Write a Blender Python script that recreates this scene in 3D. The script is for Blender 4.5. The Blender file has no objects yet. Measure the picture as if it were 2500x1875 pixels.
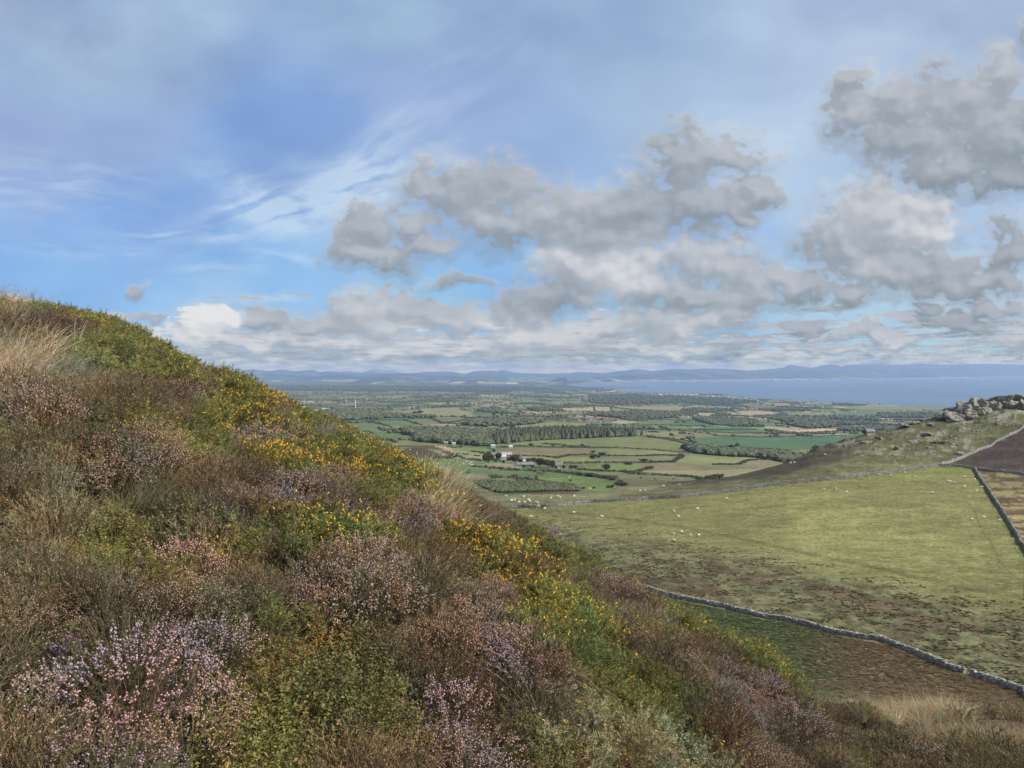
import bpy, bmesh, math, random
import numpy as np
from math import radians as R
from mathutils import Vector, Matrix, Euler

random.seed(7); rng = np.random.default_rng(7)
S = bpy.context.scene
COL = S.collection

# ------------------------------------------------------------------ camera
F = 1878.0                     # focal length in photo pixels (2500 wide)
PITCH = math.atan(29.5 / F)
HCAM = 250.0                   # camera height above the sea
SUN_AZ, SUN_EL = R(103), R(40)  # azimuth clockwise from the view axis (+Y)
cd = bpy.data.cameras.new('camera'); cam = bpy.data.objects.new('camera', cd); COL.objects.link(cam)
cam.location = (0, 0, HCAM); cam.rotation_euler = (R(90) - PITCH, 0, 0)
cd.sensor_width = 36; cd.lens = 36 * F / 2500; cd.clip_start = 0.05; cd.clip_end = 150000
S.camera = cam
S.view_settings.view_transform = 'Standard'; S.view_settings.look = 'None'
S.view_settings.gamma = 1; S.view_settings.exposure = 1.05
S.cycles.max_bounces = 5; S.cycles.diffuse_bounces = 2; S.cycles.glossy_bounces = 2
S.cycles.transparent_max_bounces = 4; S.cycles.volume_bounces = 0
S.cycles.use_denoising = True; S.cycles.sample_clamp_indirect = 4
S.cycles.use_adaptive_sampling = True; S.cycles.adaptive_threshold = 0.01

# ------------------------------------------------------------------ node helper
class NT:
    def __init__(s, nt): s.t = nt; s.n = nt.nodes; s.l = nt.links
    def node(s, typ, **kw):
        n = s.n.new(typ)
        for k, v in kw.items(): setattr(n, k, v)
        return n
    def put(s, sock, v):
        if isinstance(v, bpy.types.NodeSocket): s.l.new(v, sock)
        elif v is not None: sock.default_value = v
    def math(s, op, a, b=None, c=None, clamp=False):
        n = s.node('ShaderNodeMath', operation=op, use_clamp=clamp)
        for i, v in enumerate((a, b, c)): s.put(n.inputs[i], v)
        return n.outputs[0]
    def vec(s, op, a, b=None, c=None, out=0):
        n = s.node('ShaderNodeVectorMath', operation=op)
        for i, v in enumerate((a, b, c)):
            if v is not None: s.put(n.inputs[i], v)
        return n.outputs[out]
    def mix(s, f, a, b, mode='MIX'):
        n = s.node('ShaderNodeMix', data_type='RGBA', blend_type=mode)
        s.put(n.inputs[0], f); s.put(n.inputs[6], a); s.put(n.inputs[7], b); return n.outputs[2]
    def noise(s, vec, scale, detail=3, rough=.5, dist=0, col=False, w=None):
        n = s.node('ShaderNodeTexNoise', noise_dimensions='3D')
        s.put(n.inputs['Vector'], vec); s.put(n.inputs['Scale'], scale); s.put(n.inputs['Detail'], detail)
        s.put(n.inputs['Roughness'], rough); s.put(n.inputs['Distortion'], dist)
        return n.outputs[1 if col else 0]
    def mapr(s, v, a, b, c=0., d=1., smooth=True):
        n = s.node('ShaderNodeMapRange', interpolation_type='SMOOTHSTEP' if smooth else 'LINEAR')
        for i, x in enumerate((v, a, b, c, d)): s.put(n.inputs[i], x)
        return n.outputs[0]
    def comb(s, x, y, z=0.):
        n = s.node('ShaderNodeCombineXYZ')
        for i, v in enumerate((x, y, z)): s.put(n.inputs[i], v)
        return n.outputs[0]

def pix(px, py):
    """photo pixel -> (x/y, z/y) slopes of the view ray in the world"""
    u = (np.asarray(px, float) - 1250) / F; v = (937.5 - np.asarray(py, float)) / F
    dy = math.cos(PITCH) + v * math.sin(PITCH)
    return u / dy, (-math.sin(PITCH) + v * math.cos(PITCH)) / dy
def proj(x, y, z):
    """world (z above camera) -> photo pixel"""
    c, s = math.cos(PITCH), math.sin(PITCH)
    dep = np.maximum(y * c - z * s, 1e-6)
    return 1250 + F * x / dep, 937.5 - F * (y * s + z * c) / dep

# ------------------------------------------------------------------ world light
w = bpy.data.worlds.new('World'); S.world = w; w.use_nodes = True
_t = NT(w.node_tree); _t.n.clear()
_sky = _t.node('ShaderNodeTexSky', sky_type='NISHITA'); _sky.sun_disc = False
_sky.sun_elevation = SUN_EL; _sky.sun_rotation = SUN_AZ; _sky.altitude = 250; _sky.dust_density = 1.5
_bg = _t.node('ShaderNodeBackground'); _bw = _t.node('ShaderNodeRGBToBW'); _t.l.new(_sky.outputs[0], _bw.inputs[0]); _t.l.new(_t.mix(.60, _sky.outputs[0], _t.comb(_bw.outputs[0], _bw.outputs[0], _bw.outputs[0])), _bg.inputs[0]); _bg.inputs[1].default_value = 0.12     # cloud cover greys the skylight
_o = _t.node('ShaderNodeOutputWorld'); _t.l.new(_bg.outputs[0], _o.inputs[0])
w.cycles.sampling_method = 'MANUAL'; w.cycles.sample_map_resolution = 256

sd = bpy.data.lights.new('sun', 'SUN'); sun = bpy.data.objects.new('sun', sd); COL.objects.link(sun)
sd.energy = 3.3; sd.angle = R(2.5); sd.color = (1, .94, .86)
sdir = Vector((math.sin(SUN_AZ) * math.cos(SUN_EL), math.cos(SUN_AZ) * math.cos(SUN_EL), math.sin(SUN_EL)))
sun.rotation_euler = sdir.to_track_quat('Z', 'Y').to_euler(); sun.location = (0, 0, 600)

# ------------------------------------------------------------------ object helpers
def tag(o, label=None, cat=None, group=None, kind=None):
    if label: o['label'] = label
    if cat: o['category'] = cat
    if group: o['group'] = group
    if kind: o['kind'] = kind
    return o
def mkmesh(name, verts, faces, mats, midx=None, col=None, smooth=False):
    """verts (n,3), faces: (m,k) array or list of such arrays"""
    me = bpy.data.meshes.new(name)
    fl = faces if isinstance(faces, list) else [faces]
    fl = [np.asarray(f, np.int32) for f in fl if len(f)]
    loops = np.concatenate([f.ravel() for f in fl]); cnt = np.concatenate([np.full(len(f), f.shape[1], np.int32) for f in fl])
    verts = np.asarray(verts, np.float32)
    me.vertices.add(len(verts)); me.vertices.foreach_set('co', verts.ravel())
    me.loops.add(len(loops)); me.loops.foreach_set('vertex_index', loops)
    me.polygons.add(len(cnt)); st = np.zeros(len(cnt), np.int32); st[1:] = np.cumsum(cnt)[:-1]
    me.polygons.foreach_set('loop_start', st); me.polygons.foreach_set('loop_total', cnt)
    if midx is not None: me.polygons.foreach_set('material_index', np.asarray(midx, np.int32))
    me.polygons.foreach_set('use_smooth', np.full(len(cnt), smooth))
    for m in (mats if isinstance(mats, (list, tuple)) else [mats]): me.materials.append(m)
    if col is not None:
        a = me.attributes.new('Col', 'FLOAT_COLOR', 'POINT')
        c = np.ones((len(verts), 4), np.float32); c[:, :3] = col; a.data.foreach_set('color', c.ravel())
    me.update(calc_edges=True); return me
def obj(name, me, parent=None, loc=(0, 0, 0), link=True):
    o = bpy.data.objects.new(name, me); o.location = loc
    if link: COL.objects.link(o)
    if parent: o.parent = parent
    return o
def empty(name, loc, rz=0):
    o = bpy.data.objects.new(name, None); COL.objects.link(o); o.location = loc; o.rotation_euler = (0, 0, rz); o.empty_display_size = .3
    return o
def copy_tree(o, parent=None):
    c = o.copy(); COL.objects.link(c)
    if parent: c.parent = parent
    for ch in o.children: copy_tree(ch, c)
    return c

# ------------------------------------------------------------------ numpy noise
_perm = rng.permutation(65536).astype(np.int64)
def _h(ix, iy, s): return _perm[(ix * 7349 + iy * 9151 + s * 1237) & 65535] / 65536.0
def vnoise(x, y, s=0):
    ix = np.floor(x).astype(np.int64); iy = np.floor(y).astype(np.int64); fx = x - ix; fy = y - iy
    fx = fx * fx * (3 - 2 * fx); fy = fy * fy * (3 - 2 * fy)
    a = _h(ix, iy, s); b = _h(ix + 1, iy, s); c = _h(ix, iy + 1, s); d = _h(ix + 1, iy + 1, s)
    return a + (b - a) * fx + (c - a) * fy + (a - b - c + d) * fx * fy
def fbm(x, y, oct=4, s=0, gain=.5):
    v = 0; a = 1; t = 0
    for i in range(oct): v = v + a * (vnoise(x * 2 ** i + 17.3 * i, y * 2 ** i - 9.1 * i, s + i) - .5); t += a; a *= gain
    return v / t * 2
def ridged(x, y, oct=4, s=0):
    v = 0; a = 1; t = 0
    for i in range(oct): v = v + a * (1 - np.abs(2 * vnoise(x * 2 ** i + 3.1 * i, y * 2 ** i, s + i) - 1)); t += a; a *= .5
    return v / t
def sstep(a, b, x):
    t = np.clip((x - a) / (b - a), 0, 1); return t * t * (3 - 2 * t)
def inpoly(px, py, poly):
    P = np.asarray(poly, float); ins = np.zeros(px.shape, bool)
    x0, y0 = P.min(0); x1, y1 = P.max(0)
    m = (px >= x0) & (px <= x1) & (py >= y0) & (py <= y1); idx = np.nonzero(m)
    if not len(idx[0]): return ins
    x = px[idx]; y = py[idx]; r = np.zeros(x.shape, bool)
    for i in range(len(P)):
        xa, ya = P[i - 1]; xb, yb = P[i]
        if ya == yb: continue
        c = ((yb > y) != (ya > y)) & (x < (xa - xb) * (y - yb) / (ya - yb) + xb); r ^= c
    ins[idx] = r; return ins

# ------------------------------------------------------------------ sky dome with cloud cover
HAZE = 4.0e-5; AIR = (.172, .244, .385)
SKYC = [(0,0,150,164,200),(400,100,158,176,210),(250,200,156,176,208),(900,50,152,176,210),(1200,50,142,164,205),(1500,100,148,168,206),(2000,50,165,180,212),(2450,50,168,182,212),
 (0,330,158,172,216),(300,330,146,163,212),(650,330,106,140,206),(760,300,116,148,212),(600,400,118,150,210),(1000,250,150,166,214),(1300,330,148,170,216),(1600,250,168,186,218),(1900,350,192,206,232),(2100,130,184,194,222),(2440,230,180,190,216),
 (100,480,146,168,222),(500,520,122,158,224),(700,420,136,164,218),(1000,430,152,174,222),(250,570,124,162,228),(600,620,120,168,234),(50,640,126,174,236),(400,700,140,188,242),(700,690,142,192,242),(900,600,146,182,236),(150,680,136,184,240),
 (1250,650,138,186,242),(1700,560,146,178,234),(1850,590,164,190,234),(2000,480,186,206,234),(2400,560,180,200,234),(2000,750,178,210,234),(2300,720,190,215,232),(1700,770,148,200,238),(1000,720,148,200,242),(500,740,168,202,238),
 (1400,870,178,202,222),(2400,850,184,206,222),(600,880,186,202,222),(-600,300,150,170,212),(-600,700,140,186,238),(3000,300,182,194,218),(3000,800,186,208,224),(1250,-500,150,170,206)]
# cumulus lobes: px, py, rx, ry, extra brightness
CLOUDS = [(1130,480,150,85,0),(1040,450,70,50,0),(1230,470,90,80,0),(1330,520,130,75,0),(1400,560,120,60,-.05),(1250,560,170,60,-.05),(890,560,60,60,0),(870,620,70,50,-.05),(960,640,60,60,-.05),(1010,560,60,60,0),(1130,690,75,20,-.1),(1050,610,60,40,0),
 (1690,400,120,80,0),(1640,350,45,50,0),(1770,390,80,60,0),(1560,520,190,75,-.05),(1700,500,130,80,-.05),(1480,580,140,50,-.05),(1850,480,60,55,-.05),(1820,530,60,35,-.05),
 (1480,660,170,95,.3),(1400,640,100,80,.1),(1560,710,130,70,.2),(1350,730,100,50,-.1),(1720,640,130,80,.08),(1830,690,130,65,.05),(1680,730,170,45,-.05),(1940,700,90,50,-.05),(1290,770,70,60,0),(1270,830,90,45,.15),
 (2130,520,130,75,.12),(2200,560,150,95,.2),(2060,590,110,80,.05),(2150,660,160,70,0),(2280,680,150,55,-.08),(2100,720,90,35,-.12),(2400,690,110,45,-.08),(2470,610,60,70,-.1),
 (2060,200,45,45,0),(2080,290,70,80,0),(2180,250,90,60,0),(2220,340,150,90,-.02),(2330,260,110,90,0),(2430,180,80,60,.04),(2430,330,150,120,-.05),(2300,420,170,60,-.1),(2450,440,130,55,-.12),(2520,100,60,60,-.05),
 (860,770,110,60,.08),(980,760,120,55,.02),(930,800,170,45,.1),(1080,780,100,40,.05),(1150,790,90,40,.1),(750,800,90,45,.02),(640,775,55,42,-.05),(540,790,75,35,.45),(480,810,70,30,.35),(420,815,55,25,.2),(620,840,220,32,.1),(850,850,260,30,.1),(1100,850,220,30,.05),
 (1350,820,120,40,.05),(1480,810,140,35,.05),(1640,800,130,45,.05),(1760,780,90,40,.05),(1800,750,50,25,0),(1560,855,230,25,0),(350,705,30,18,-.05),(370,770,42,15,-.05),(2030,755,45,16,-.1),(2340,775,65,40,-.1),(2270,745,35,15,-.1),(2440,750,60,30,-.1),(2400,800,90,22,-.05),
 (1970,800,36,22,-.08),(2200,830,70,22,0),(2100,810,60,18,0),(2480,840,80,25,0),(2020,850,160,14,0),(1850,845,120,14,0)]
_gr = rng.random(65536) * 2 * np.pi; _gc, _gs = np.cos(_gr), np.sin(_gr)
def gnoise(x, y, s=0):
    ix = np.floor(x).astype(np.int64); iy = np.floor(y).astype(np.int64); fx = x - ix; fy = y - iy
    def g(a, b):
        h = (_perm[((ix + a) * 7349 + (iy + b) * 9151 + s * 1237) & 65535]); return _gc[h] * (fx - a) + _gs[h] * (fy - b)
    u = fx * fx * fx * (fx * (fx * 6 - 15) + 10); v = fy * fy * fy * (fy * (fy * 6 - 15) + 10)
    a = g(0, 0); b = g(1, 0); c = g(0, 1); d = g(1, 1); return (a + (b - a) * u) * (1 - v) + (c + (d - c) * u) * v
def gfbm(x, y, oct=5, s=0, gain=.5, lac=2.03):
    v = 0; a = 1.
    for i in range(oct): v = v + a * gnoise(x, y, s + i * 13); x = x * lac + 5.2; y = y * lac - 3.7; a *= gain
    return v
def s2l(c): c = np.asarray(c, float) / 255; return np.where(c <= .04045, c / 12.92, ((c + .055) / 1.055) ** 2.4)
def cloud_density(x, y, fine=True):
    wx = x + gfbm(x / 130, y / 110, 3, 5) * 60 + gfbm(x / 38, y / 34, 2, 9) * 12; wy = y + gfbm(x / 120, y / 100, 3, 35) * 38 + gfbm(x / 36, y / 32, 2, 39) * 9
    acc = np.full(x.shape, -3.); br = np.zeros(x.shape); wt = np.full(x.shape, 1e-6); vp = np.zeros(x.shape)
    for px, py, rx, ry, bb in CLOUDS:
        m = (np.abs(wx - px) < 2.2 * rx) & (np.abs(wy - py) < 2.6 * ry)
        if not m.any(): continue
        qx = (wx[m] - px) / (rx * 1.15); qy = (wy[m] - py) / (ry * 1.14); qy = np.where(qy > 0, qy * 1.2, qy)
        b = 1 - np.hypot(qx, qy); k = .22; A = acc[m]; hh = np.clip(.5 + .5 * (b - A) / k, 0, 1); acc[m] = A * (1 - hh) + b * hh + k * hh * (1 - hh)
        g = np.clip(b + .25, 0, 1) ** 2; wt[m] += g; br[m] += g * bb; vp[m] += g * qy
    # the far layer of small cumulus, one height seen in perspective
    e = np.maximum(905 - y, 4.) / F; dep = 1 / (e + .020); lx = (x - 1250) / F * dep * 1.0; ly = dep * .75
    bn = gfbm(lx, ly, 5, 71, .55) * 2.1 + np.interp(y, [640, 700, 770, 820, 880, 905], [-3.5, -1.4, -.2, .45, .8, 1.0]) + gfbm(x / 300, y / 90, 2, 77) * .5
    acc2 = np.maximum(acc, np.minimum(bn, .8))
    gate = np.clip((acc2 + .7) / .6, 0, 1); e1 = gfbm(x / 80, y / 66, 3, 91, .5) * .40 * gate; bil = 1 - np.abs(gfbm(x / 66, y / 56, 2, 151, .45)) * 2.4
    soft = acc2 + e1 + (bil - .5) * .12 * gate
    if not fine: return soft, 0, 0
    return soft + gfbm(x / 32, y / 25, 7, 95, .60) * .33 * gate, br / wt, vp / wt
def build_sky():
    ca = np.tan(np.linspace(-R(45), R(45), 2)); px = np.linspace(-700, 3200, 1500)
    azs = np.arctan((px - 1250) / F * 1.0); py = np.concatenate([np.linspace(-560, -20, 60)[:-1], np.linspace(-20, 930, 480), [960, 1000]])
    els = np.arctan((908 - py) / F)
    A, E = np.meshgrid(azs, els, indexing='ij')
    # direction for (column slope, row slope): tangent plane grid put on a sphere
    dx, dy, dz = np.tan(A), np.ones(A.shape), np.tan(E); n = np.sqrt(dx * dx + dy * dy + dz * dz); Rr = 110000.
    vx, vy, vz = dx / n * Rr, dy / n * Rr, dz / n * Rr
    x = np.repeat(px[:, None], len(py), 1); y = np.repeat(py[None, :], len(px), 0)
    C = np.array(SKYC, float); num = np.zeros(x.shape + (3,)); den = np.zeros(x.shape)
    sx = x + gfbm(x / 260, y / 160, 3, 201) * 90; sy = y + gfbm(x / 240, y / 150, 3, 211) * 60
    for c in C:
        w_ = 1 / (((sx - c[0]) / 1.7) ** 2 + (sy - c[1]) ** 2 + 1800) ** 1.7; num += w_[..., None] * c[2:]; den += w_
    base = num / den[..., None]; base = base * .72 + np.array((172, 189, 220)) * .28
    # cirrus texture
    th = R(-16) + 0 * x; wx = x + gfbm(x / 520, y / 400, 2, 221) * 90; wy = y + gfbm(x / 480, y / 340, 2, 231) * 60 + gfbm(x / 90, y / 60, 3, 236) * 10
    def streak(rot, lx, ly, s, oct=6):
        c, s_ = math.cos(rot), math.sin(rot); return gfbm((wx * c + wy * s_) / lx, (-wx * s_ + wy * c) / ly, oct, s, .56)
    def msk(cx, cy, rx, ry, rot=0.):
        c, s_ = math.cos(R(rot)), math.sin(R(rot)); u = ((x - cx) * c + (y - cy) * s_) / rx; v = (-(x - cx) * s_ + (y - cy) * c) / ry
        return np.exp(-(u * u + v * v) * 1.5)
    t1 = streak(R(-16), 300, 34, 241, 7); t2 = streak(R(4), 330, 26, 251, 7); t3 = streak(R(-36), 420, 50, 261, 7)
    cir = (msk(800, 490, 330, 100, -14) * .75 + msk(830, 470, 230, 70, -20) * .8 + msk(620, 520, 200, 45, -5) * .7 + msk(560, 440, 160, 50, 25) * .5 + msk(900, 380, 220, 60, -38) * .45) * np.clip(.72 + .75 * t1 + .8 * gfbm(wx / 110, wy / 60, 5, 225), 0, 1.25)
    cir += (msk(120, 450, 340, 80, 0) * .6 + msk(200, 610, 330, 30, 4) * .55 + msk(450, 580, 200, 18, 2) * .8 + msk(560, 655, 220, 30, -4) * .45 + msk(700, 625, 120, 22, 8) * .5 + msk(650, 725, 280, 12, 0) * .6 + msk(900, 735, 260, 10, 0) * .5) * np.clip(.38 + 1.2 * t2 + .7 * gfbm(wx / 120, wy / 50, 5, 226), 0, 1.2)
    cir += (msk(1000, 300, 420, 130, -38) * .28 + msk(250, 60, 500, 200, 0) * .10) * np.clip(.4 + 1.5 * t3, 0, 1.2)
    cir += (msk(1900, 330, 260, 110, -25) * .35 + msk(2200, 700, 400, 70, 0) * .3) * np.clip(.5 + 1.3 * t1, 0, 1.2)
    cir = np.clip(cir, 0, 1)[..., None]
    base = base * (1 - cir * .62) + np.array((216, 226, 242)) * cir * .62
    low = np.clip((y - 60) / 500, 0, 1)
    soft = (gfbm(x / 330, y / 200, 4, 271) * 22 * (1 - .5 * low))[..., None]; base = base + soft * np.array((.7, .72, .5)) + np.array((-3, 3, 1))
    gm = (np.clip(msk(500, 190, 130, 60, -15) + msk(210, 80, 120, 90, 40) * .8 + msk(60, 20, 120, 40) * .6, 0, 1) * np.clip(.5 + 1.6 * gfbm(x / 110, y / 80, 5, 281), 0, 1))[..., None] * .5
    base = base * (1 - gm) + np.array((138, 154, 186)) * gm
    d0, bb, vp = cloud_density(x, y); ds, _, _ = cloud_density(x, y, False); d1, _, _ = cloud_density(x + 14, y - 24, False)
    wid = .34 + .36 * sstep(-.2, .8, vp)
    alpha = sstep(-.02, wid, d0) * .96
    alpha = np.maximum(alpha, sstep(-.40, .15, d0 * .6 + ds * .4) * .36)
    lit = np.clip((ds - d1) * .8, -.16, .24); core = sstep(.15, .9, ds)
    sh = .43 + lit * .50 + bb * 1.0 * sstep(.02, .4, ds) + gfbm(x / 170, y / 95, 4, 291, .5) * .18 + (d0 - ds) * .08 - sstep(-.1, .8, vp) * .24 + core * .02
    sh = sh + sstep(.42, .08, d0) * sstep(.4, -.3, vp) * .16 + sstep(740, 880, y) * .17 + sstep(820, 900, y) * gfbm(x / 60, y / 11, 4, 295) * .45
    ramp = np.array([(132, 143, 154), (146, 156, 167), (162, 171, 181), (184, 190, 199), (212, 214, 218), (230, 230, 230)], float); q = np.clip(sh, 0, .999) * 5
    i = q.astype(int); fr = (q - i)[..., None]; cc = ramp[i] * (1 - fr) + ramp[np.minimum(i + 1, 5)] * fr
    tint = sstep(760, 900, y)[..., None]; cc = cc * (1 - .22 * tint) + np.array((168, 186, 208)) * .22 * tint
    out = base * (1 - alpha[..., None]) + cc * alpha[..., None]
    hzb = sstep(872, 900, y)[..., None] * .5; out = out * (1 - hzb) + np.array((181, 199, 219)) * hzb
    out = s2l(np.clip(out, 0, 255)) / 2 ** S.view_settings.exposure
    el = np.tan(E); T = np.exp(-HAZE * np.minimum(np.sqrt(1 + np.tan(A) ** 2) * np.where(el > 1e-4, 410 / np.maximum(el, 1e-4), 1e9), 48500))[..., None]
    col = np.maximum((out - (1 - T) * np.array(AIR)) / T, .02)                # light beyond the air that is added in front of it
    ny = len(py); i = np.arange(len(px) - 1)[:, None] * ny + np.arange(ny - 1)[None, :]
    f = np.stack([i, i + 1, i + ny + 1, i + ny], -1).reshape(-1, 4)
    m = bpy.data.materials.new('sky'); m.use_nodes = True; t = NT(m.node_tree); t.n.clear(); m.cycles.emission_sampling = 'NONE'
    at = t.node('ShaderNodeAttribute', attribute_name='Col'); em = t.node('ShaderNodeEmission'); t.l.new(at.outputs[0], em.inputs[0]); o = t.node('ShaderNodeOutputMaterial'); t.l.new(em.outputs[0], o.inputs[0])
    me = mkmesh('sky', np.stack([vx.ravel(), vy.ravel(), vz.ravel() + HCAM], 1), f, m, col=col.reshape(-1, 3), smooth=True)
    tag(obj('sky', me), 'blue sky with high thin veils and grey cumulus clouds', 'sky', kind='structure')
build_sky()

# ------------------------------------------------------------------ terrain (z measured from the camera, -250 is the sea)
HV = .44
SIL = [(-700, 560, 17), (-300, 640, 17), (0, 712, 16), (60, 724, 16), (100, 726, 16), (200, 745, 16), (300, 768, 15), (360, 805, 15), (420, 852, 15), (480, 880, 14),
       (560, 908, 14), (650, 945, 13.5), (735, 976, 13), (848, 1025, 12.5), (960, 1086, 12), (1085, 1138, 12), (1130, 1175, 12), (1220, 1222, 11.5), (1300, 1262, 11.5),
       (1413, 1346, 11), (1503, 1402, 10.5), (1616, 1458, 10.5), (1763, 1537, 11), (1815, 1553, 11.5), (1869, 1590, 12), (1909, 1640, 12), (1950, 1690, 12), (2010, 1735, 12), (2100, 1768, 13), (3200, 1770, 14)]
SA = np.array(SIL, float)
_sx, _sz = pix(SA[:, 0], SA[:, 1] + HV * F / SA[:, 2])
ZC = [(1.0, -.4625)]
def zcommon(d): q = np.minimum(d, 130.); return -(0.4625 * q - .00031 * q * q) - .42 * (d - q)
TD = [60, 120, 180, 250, 330, 345, 380, 440, 480, 520, 600, 850, 1200, 1600, 2300, 3000, 4300, 5500, 7000, 9000, 12000, 17000, 26000]
TAB = {
    -600: [-58, -58, -58, -58, -60, -61, -63, -68, -72, -76, -82, -95, -106, -116, -135, -150, -168, -180, -194, -206, -216, -226, -235],
    800:  [-58, -58, -58, -58, -60, -61, -63, -68, -72, -76, -82, -95, -106, -116, -135, -150, -168, -180, -194, -206, -216, -226, -235],
    1200: [-56, -56, -56, -57, -58.5, -59.3, -61, -67, -71, -75, -80, -96, -111, -122, -138, -151, -170, -185, -200, -212, -222, -230, -240],
    1400: [-53, -53, -53.5, -55.5, -57.2, -57.7, -60, -66, -70, -74, -80, -97, -114, -127, -144, -158, -180, -196, -213, -232, -243, -246, -247],
    1600: [-50, -51, -51.5, -54, -55.5, -56.4, -59.5, -65, -69, -73, -80, -99, -118, -133, -152, -168, -194, -212, -232, -245, -260, -260, -260],
    1800: [-50, -51, -51.5, -54, -53, -53.1, -54.6, -59, -66, -75, -85, -108, -130, -150, -172, -190, -214, -231, -243, -250, -260, -260, -260],
    1914: [-50, -51, -51.5, -53.5, -50.7, -50.3, -51, -52.3, -60, -73, -88, -115, -138, -157, -180, -198, -222, -237, -246, -252, -260, -260, -260],
    2010: [-50, -51, -51.5, -53.5, -49.9, -49.3, -47.8, -45, -45, -55, -80, -117, -142, -161, -183, -200, -226, -241, -248, -255, -260, -260, -260],
    2100: [-50, -51, -51.5, -53.5, -49.5, -48.7, -46, -41, -39.4, -46, -75, -117, -143, -162, -184, -202, -229, -244, -251, -257, -260, -260, -260],
    2200: [-50, -51, -51.5, -53.2, -48.8, -48, -46, -39.5, -35.4, -34.8, -60, -115, -143, -162, -184, -203, -231, -246, -252, -257, -260, -260, -260],
    2300: [-50, -51, -51.5, -53, -48.4, -47.8, -46.3, -38.5, -32, -27.1, -40, -110, -143, -162, -184, -203, -233, -247, -253, -257, -260, -260, -260],
    2400: [-50, -51, -51.5, -52.8, -48.5, -47.8, -46, -38, -28, -19, -30, -100, -143, -162, -184, -203, -235, -249, -255, -258, -260, -260, -260],
    2500: [-50, -51, -51.5, -52.7, -47.6, -46.5, -42, -33, -24.5, -16.3, -24, -90, -143, -162, -184, -203, -237, -250, -255, -258, -260, -260, -260],
    3300: [-50, -51, -51.5, -52.5, -45, -43, -38, -28, -20, -14, -16, -80, -143, -162, -184, -203, -237, -250, -255, -258, -260, -260, -260]}
_gx = np.linspace(-1.1, 1.15, 520); _gd = np.linspace(math.log(50), math.log(30000), 460)
_tcols = np.array([pix(c, 1000)[0] for c in TAB])
_rows = np.array([np.interp(_gd, np.log(TD), v) for v in TAB.values()])
_T = np.array([np.interp(_gx, _tcols, _rows[:, j]) for j in range(len(_gd))]).T
def _blur(A, n, ax):
    k = np.hanning(2 * n + 3)[1:-1]; k /= k.sum()
    P = np.pad(A, [(n, n) if a == ax else (0, 0) for a in (0, 1)], mode='edge')
    return np.apply_along_axis(lambda v: np.convolve(v, k, 'valid'), ax, P)
_T = _blur(_blur(_T, 5, 0), 3, 1)
_fx = np.linspace(-1.2, 1.3, 900); _k = np.hanning(37)[1:-1]; _k /= _k.sum()
def _sm(v): return np.convolve(np.pad(np.interp(_fx, _sx, v), 17, mode='edge'), _k, 'valid')
_fz, _fD = _sm(_sz), _sm(SA[:, 2])
def tlook(X, d):
    i = np.clip((X - _gx[0]) / (_gx[1] - _gx[0]), 0, len(_gx) - 1.001); j = np.clip((np.log(np.maximum(d, 1)) - _gd[0]) / (_gd[1] - _gd[0]), 0, len(_gd) - 1.001)
    i0 = i.astype(int); j0 = j.astype(int); a = i - i0; b = j - j0
    return (_T[i0, j0] * (1 - a) * (1 - b) + _T[i0 + 1, j0] * a * (1 - b) + _T[i0, j0 + 1] * (1 - a) * b + _T[i0 + 1, j0 + 1] * a * b)
SEA = [(2900, 1006), (2316, 993.5), (2203, 992), (2097, 986), (2000, 982), (1900, 976.5), (1826, 972), (1795, 967.5), (1765, 964.5), (1735, 960.5), (1650, 959), (1566, 960), (1520, 958.5), (1488, 957.5),
       (1515, 953), (1550, 949), (1584, 946.4), (1560, 945.6), (1500, 946), (1440, 947), (1410, 944), (1385, 939), (1400, 936.5), (1530, 933), (1700, 931.5), (2100, 927), (2500, 923), (2900, 919)]
def XD(x, y):
    az = np.arctan2(x, y); r = np.hypot(x, y); a = np.clip(az, -R(46), R(46))
    return np.tan(a), r * np.cos(a)
def mound(x, y, cx, cy, rx, ry, h, rot=0.):
    c, s = math.cos(rot), math.sin(rot); u = (x - cx) * c + (y - cy) * s; v = -(x - cx) * s + (y - cy) * c
    q = (u / rx) ** 2 + (v / ry) ** 2
    return h * np.exp(-q * 1.6)
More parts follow.
